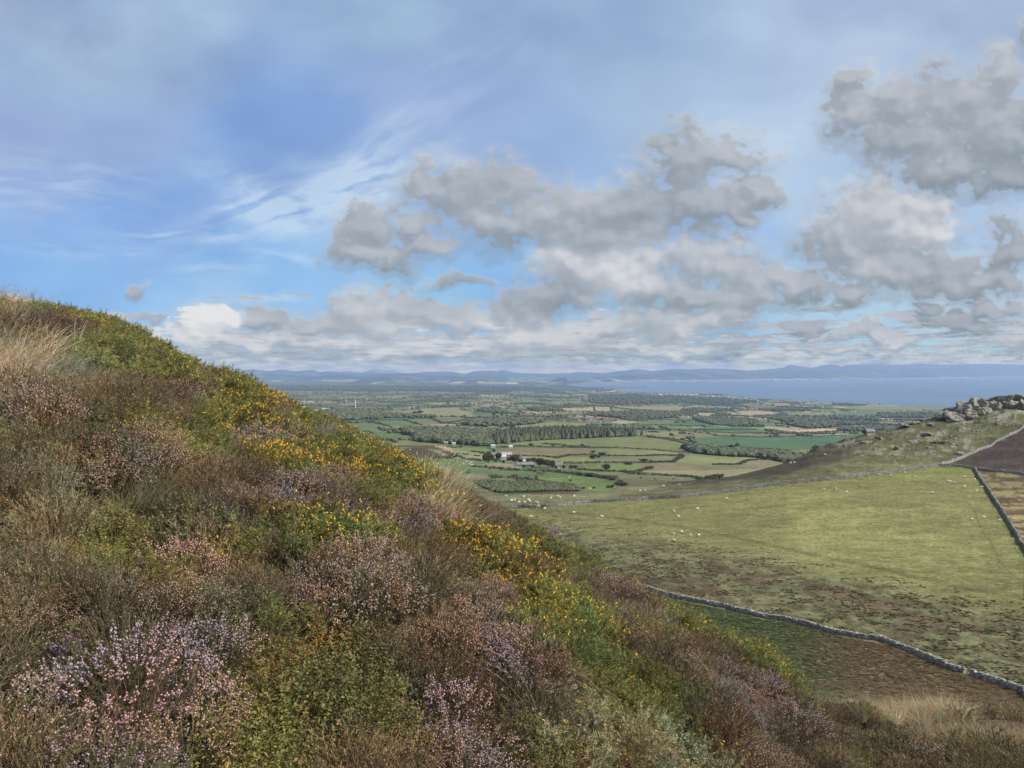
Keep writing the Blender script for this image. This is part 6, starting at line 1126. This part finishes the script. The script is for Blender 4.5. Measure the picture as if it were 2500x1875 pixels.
def scree():
    spots = [(2400, 1050, 60, 22, 60), (2440, 1035, 50, 18, 36), (2300, 1060, 50, 20, 26), (2230, 1100, 70, 18, 34), (2180, 1080, 60, 22, 30), (2350, 1080, 60, 16, 24), (2190, 1125, 60, 10, 14), (2480, 1020, 20, 14, 14), (2120, 1090, 50, 12, 18)]
    for cx, cy, sx, sy, n in spots:
        for _ in range(n):
            px = min(cx + rng.normal(0, sx * .6), 2495); py = cy + rng.normal(0, sy * .6)
            if rng.random() < .35 or py > np.interp(px, [p[0] for p in WALL_A + WALL_A2[1:]], [p[1] for p in WALL_A + WALL_A2[1:]]) - 4 or py < 1000: continue
            x, y, z = ground(px, py, 340, 540); s_ = rng.uniform(.3, .95); o = obj('boulder', BOM[rng.integers(0, 4)], loc=(x, y, z + s_ * .1)); o.scale = (s_, s_ * .9, s_ * .6); o.rotation_euler = (0, 0, rng.uniform(0, 6.28)); tag(o, 'small pale boulder scattered on the grass below the crag', 'boulder', 'boulders below the crag')
scree()

# ------------------------------------------------------------------ buildings and the turbine
M_grey2 = plain((.34, .38, .42), .6, .1, .3); M_white = plain((.52, .51, .48), .8, .08, .5); M_slate2 = plain((.17, .165, .165), .8, .5, .35); M_slate = plain((.14, .145, .16), .7, .2, 1); M_grey = plain((.30, .31, .32), .7, .2, .6); M_red = plain((.19, .10, .07), .8, .25, .5); M_stonew = plain((.28, .26, .22), .9, .25, 1); M_glass = plain((.02, .025, .03), .15, .1, 1, .5); M_pale = plain((.36, .39, .42), .5, .1, .3)
def house_parts(L, W, H, RH):
    bv = np.array([(x, y, z) for z in (-1, H) for (x, y) in ((-L / 2, -W / 2), (L / 2, -W / 2), (L / 2, W / 2), (-L / 2, W / 2))] + [(-L / 2, 0, H + RH), (L / 2, 0, H + RH)], float)
    wf = [np.array([(0, 1, 5, 4), (1, 2, 6, 5), (2, 3, 7, 6), (3, 0, 4, 7)]), np.array([(4, 8, 7), (5, 6, 9)])]
    e = .35; k = RH / (W / 2); t = .22; zl = H - e * k; rv = []
    for dz in (.04, t): rv += [(-L / 2 - e, -W / 2 - e, zl + dz), (L / 2 + e, -W / 2 - e, zl + dz), (L / 2 + e, 0, H + RH + dz), (-L / 2 - e, 0, H + RH + dz), (L / 2 + e, W / 2 + e, zl + dz), (-L / 2 - e, W / 2 + e, zl + dz)]
    rf = [(0, 3, 2, 1), (3, 5, 4, 2), (6, 7, 8, 9), (9, 8, 10, 11), (0, 1, 7, 6), (4, 5, 11, 10), (1, 2, 8, 7), (2, 4, 10, 8), (3, 0, 6, 9), (5, 3, 9, 11)]
    return bv, wf, np.array(rv), np.array(rf)
_hc = {}
def building(name, px, py, wpx, label, wall=None, roof=None, rot=None, ratio=.55, H=3.2, RH=2.4, chim=2, win=True, cat='house', grp=None, dmin=450, dmax=14000, sd=1.0):
    x, y, z = ground(px, py, dmin, dmax); L = max(wpx / F * y, 5); L = round(L * 2) / 2; key = (L, ratio, H, RH, chim, win, id(wall), id(roof))
    if key not in _hc:
        W = L * ratio; bv, wf, rv, rf = house_parts(L, W, H, RH); ms = {'wall': mkmesh('wall', bv, wf, wall or M_white), 'roof': mkmesh('roof', rv, rf, roof or M_slate)}
        def box(c, s_): return np.array(c) + _bx * np.array(s_)
        cl = [mkmesh('chimney', box((sx * (L / 2 - .5), 0, H + RH + .35), (.7, .7, 1.5)), _bf, wall or M_white) for sx in ((-1, 1)[:chim] if chim else ())]
        wl = []
        if win:
            for sy in (-1, 1):
                for fx in (-.32, 0, .32): wl.append(mkmesh('window', box((fx * L, sy * (W / 2 + .02), H * .55), (.09 * L, .06, 1.1)), _bf, M_glass))
            wl.append(mkmesh('door', box((.16 * L, -(W / 2 + .03), 1.0), (.95, .08, 2.0)), _bf, M_red))
        _hc[key] = (ms, cl, wl)
    ms, cl, wl = _hc[key]; rt = tag(empty(name, (x, y, z), rng.uniform(-.5, .5) if rot is None else rot), label, cat, grp)
    obj('wall', ms['wall'], rt); rf = obj('roof', ms['roof'], rt)
    for c in cl: obj('chimney', c, rf)
    for w_ in wl: obj(w_.name.split('.')[0], w_, rt)
    return rt
building('farmhouse', 1365, 1143, 18, 'white cottage with two chimneys right of the farm grove', rot=.1, ratio=.5)
building('barn', 1228, 1122, 13, 'barn with a pale blue metal roof at the farm', M_grey, M_grey2, .2, .9, 3.5, 2, 0, False, 'barn')
building('barn', 1238, 1118, 24, 'long grey roofed barn behind the pale blue roof', M_stonew, M_grey, -.1, .45, 4, 2.5, 0, False, 'barn')
building('barn', 1247, 1124, 9, 'orange red roofed shed beside the pale blue barn', M_red, M_red, .1, .9, 3, 2, 0, False, 'shed')
building('barn', 1267, 1125, 8, 'small orange red shed between the dark farm trees', M_red, M_red, -.1, .8, 3, 2, 0, False, 'shed')
building('barn', 1282, 1137, 42, 'broad low grey roofed sheds on the yard below the farm trees', M_stonew, M_slate2, .05, .65, 1.6, 1.4, 0, False, 'shed')
building('barn', 1204, 1117, 6, 'tiny white shed behind the big round tree', None, None, 0, .8, 3, 1.5, 0, False, 'shed')
building('barn', 1281, 1126, 5, 'tiny cream shed behind the farm trees', None, None, .3, .8, 3, 1.5, 0, False, 'shed')
building('barn', 1204, 1093, 10, 'white farm shed left of the conifer wood hedge', None, M_pale, 0, .5, 3, 1.5, 0, False, 'shed')
building('farmhouse', 1247, 1094, 4, 'tiny cream hut on the hedge below the conifer wood', None, M_white, 0, .8, 2.5, 1.2, 0, False, 'hut')
building('farmhouse', 1601, 1047, 8, 'bright white farmhouse among the green fields', ratio=.6)
building('farmhouse', 1587, 1047, 4, 'small white outbuilding left of the bright white farmhouse', chim=0)
building('farmhouse', 1717, 1096, 9, 'white gabled cottage half hidden in the stream valley trees', rot=1.1)
building('farmhouse', 2123, 1062, 9, 'grey stone house on the skyline of the hill edge', M_stonew, M_slate, .1, .7, 2.4, 1.4, 2, False)
building('ruin', 1089, 1085, 9, 'roofed grey stone ruin beside the brown knoll', M_stonew, M_stonew, 0, .6, 3, 1.2, 1, True)
building('barn', 1108, 1086, 5, 'low white shed right of the stone ruin', None, M_pale, 0, .6, 2.5, 1, 0, False, 'shed')
building('barn', 826, 992, 22, 'long orange roofed building near the wind turbine', M_red, M_red, 0, .4, 5, 3, 0, False, 'barn')
building('barn', 2010, 994, 9, 'white buildings of the farm near the coast on the right', rot=0)
VILL = [(1595, 1020), (1599, 1019), (1604, 1021), (1608, 1019), (1612, 1021), (1617, 1018), (1628, 1020), (1633, 1019), (1674, 1018), (1680, 1019), (1668, 1019), (1431, 1029), (1437, 1030), (1412, 1028), (1448, 1029), (1452, 1028), (1376, 1029), (1418, 1030), (1445, 1025), (1465, 1031), (1195, 1000), (1204, 999), (1190, 999), (1072, 979), (1078, 978), (1110, 979), (1120, 979), (1138, 985), (1152, 991), (1160, 991),
        (1231, 984), (1238, 984), (1226, 985), (1242, 985), (1252, 968), (1340, 985), (1350, 982), (1357, 983), (1362, 984), (1366, 987), (1384, 984), (1390, 981), (1430, 971), (1490, 963), (1485, 962), (1493, 964), (1524, 986), (1541, 986), (1693, 978), (1697, 977), (1786, 982), (1805, 985), (1880, 975), (1935, 981), (1852, 991), (1958, 992), (1964, 993), (1970, 993), (1953, 993), (1990, 1000), (2088, 1006), (2080, 1006), (2107, 1006), (2121, 1022), (2210, 1003), (2205, 1004),
        (868, 979), (897, 975), (893, 974), (942, 979), (990, 976), (779, 959), (784, 959), (831, 958), (800, 976), (792, 980), (748, 980), (845, 979), (990, 996), (1000, 996), (1010, 996), (1018, 997), (1074, 978), (1115, 965), (1075, 950), (1050, 962), (1030, 961)]
for (px, py), lb in zip(VILL, where(VILL, 'tiny white house')): building('white_house', px, py, 3.3 if py > 1000 else 2.8, lb, ratio=.6, H=4.2, RH=2.6, chim=1, win=False, grp='white houses scattered over the plain', dmin=1200)
M_town = plain((.64, .63, .60), .8, .06, .5)
for i in range(150):
    u = rng.random(); px = 1572 + 285 * u + rng.normal(0, 4); base = np.interp(px, [1566, 1650, 1735, 1765, 1826, 1860], [961.5, 961, 961.5, 965.5, 973, 975]); py = base + 1.2 + abs(rng.normal(0, 2.4)) * (1.6 if 1690 < px < 1790 else 1)
    building('white_house', px, py, 3.3, 'tiny white house in the town on the shore of the bay', M_town, ratio=.6, H=8, RH=3.5, chim=0, win=False, grp='white houses of the seaside town', dmin=5000)
def turbine():
    x, y, z = ground(868, 996, 1500, 8000); k = y / F; hub = 14 * k; bl = 9 * k; rt = tag(empty('wind_turbine', (x, y, z)), 'white three bladed wind turbine standing on the plain at the left', 'wind turbine'); M = plain((.8, .8, .8), .4, .02, 1)
    def lathe(pr, n=12):
        v = [(r * math.cos(6.2832 * i / n), r * math.sin(6.2832 * i / n), h) for r, h in pr for i in range(n)]; f = [(a * n + i, a * n + (i + 1) % n, a * n + n + (i + 1) % n, a * n + n + i) for a in range(len(pr) - 1) for i in range(n)]; return np.array(v), np.array(f)
    v, f = lathe([(1.25, -1), (1.0, hub * .5), (.7, hub)]); obj('tower', mkmesh('tower', v, f, M), rt)
    nv = _bx * [1.6, 4, 1.6] * (1 - .25 * (_bx[:, 1:2] < 0)); obj('nacelle', mkmesh('nacelle', nv, _bf, M), rt, (0, .6, hub + .4))
    v, f = lathe([(.9, 0), (.75, .8), (.05, 1.5)]); h = obj('hub', mkmesh('hub', v, f, M), rt, (0, -1.4, hub + .4)); h.rotation_euler = (R(90), 0, 0)
    for a in (0, 112, 245):
        t = np.linspace(0, 1, 8); w_ = np.interp(t, [0, .15, 1], [.5, 1.15, .2]); P = []
        for i, q in enumerate(t): P += [(-w_[i] * .4, -.12, q * bl), (w_[i] * .6, .02, q * bl), (0, .14, q * bl)]
        f = [(i * 3 + j, i * 3 + (j + 1) % 3, i * 3 + 3 + (j + 1) % 3, i * 3 + 3 + j) for i in range(7) for j in range(3)]; o = obj('blade', mkmesh('blade', np.array(P), np.array(f), M), rt, (0, -2.2, hub + .4)); o.rotation_euler = (0, R(a), 0)
turbine()

# ------------------------------------------------------------------ haze
def build_haze():
    a, b = (-42000, -600, -12), (48000, 48500, 660)
    v = [(x, y, z) for x in (a[0], b[0]) for y in (a[1], b[1]) for z in (a[2], b[2])]
    f = [(0, 1, 3, 2), (4, 6, 7, 5), (0, 4, 5, 1), (2, 3, 7, 6), (0, 2, 6, 4), (1, 5, 7, 3)]
    m = bpy.data.materials.new('haze'); m.use_nodes = True; t = NT(m.node_tree); t.n.clear()
    o = t.node('ShaderNodeOutputMaterial'); p = t.node('ShaderNodeVolumePrincipled')
    p.inputs['Color'].default_value = (.37, .525, .83, 1); p.inputs['Density'].default_value = HAZE; p.inputs['Anisotropy'].default_value = 0.0
    t.l.new(p.outputs[0], o.inputs['Volume'])
    tag(obj('haze', mkmesh('haze', np.array(v, float), np.array(f), m)), 'thin blue air between the hillside and the mountains', 'haze', kind='stuff')
build_haze()
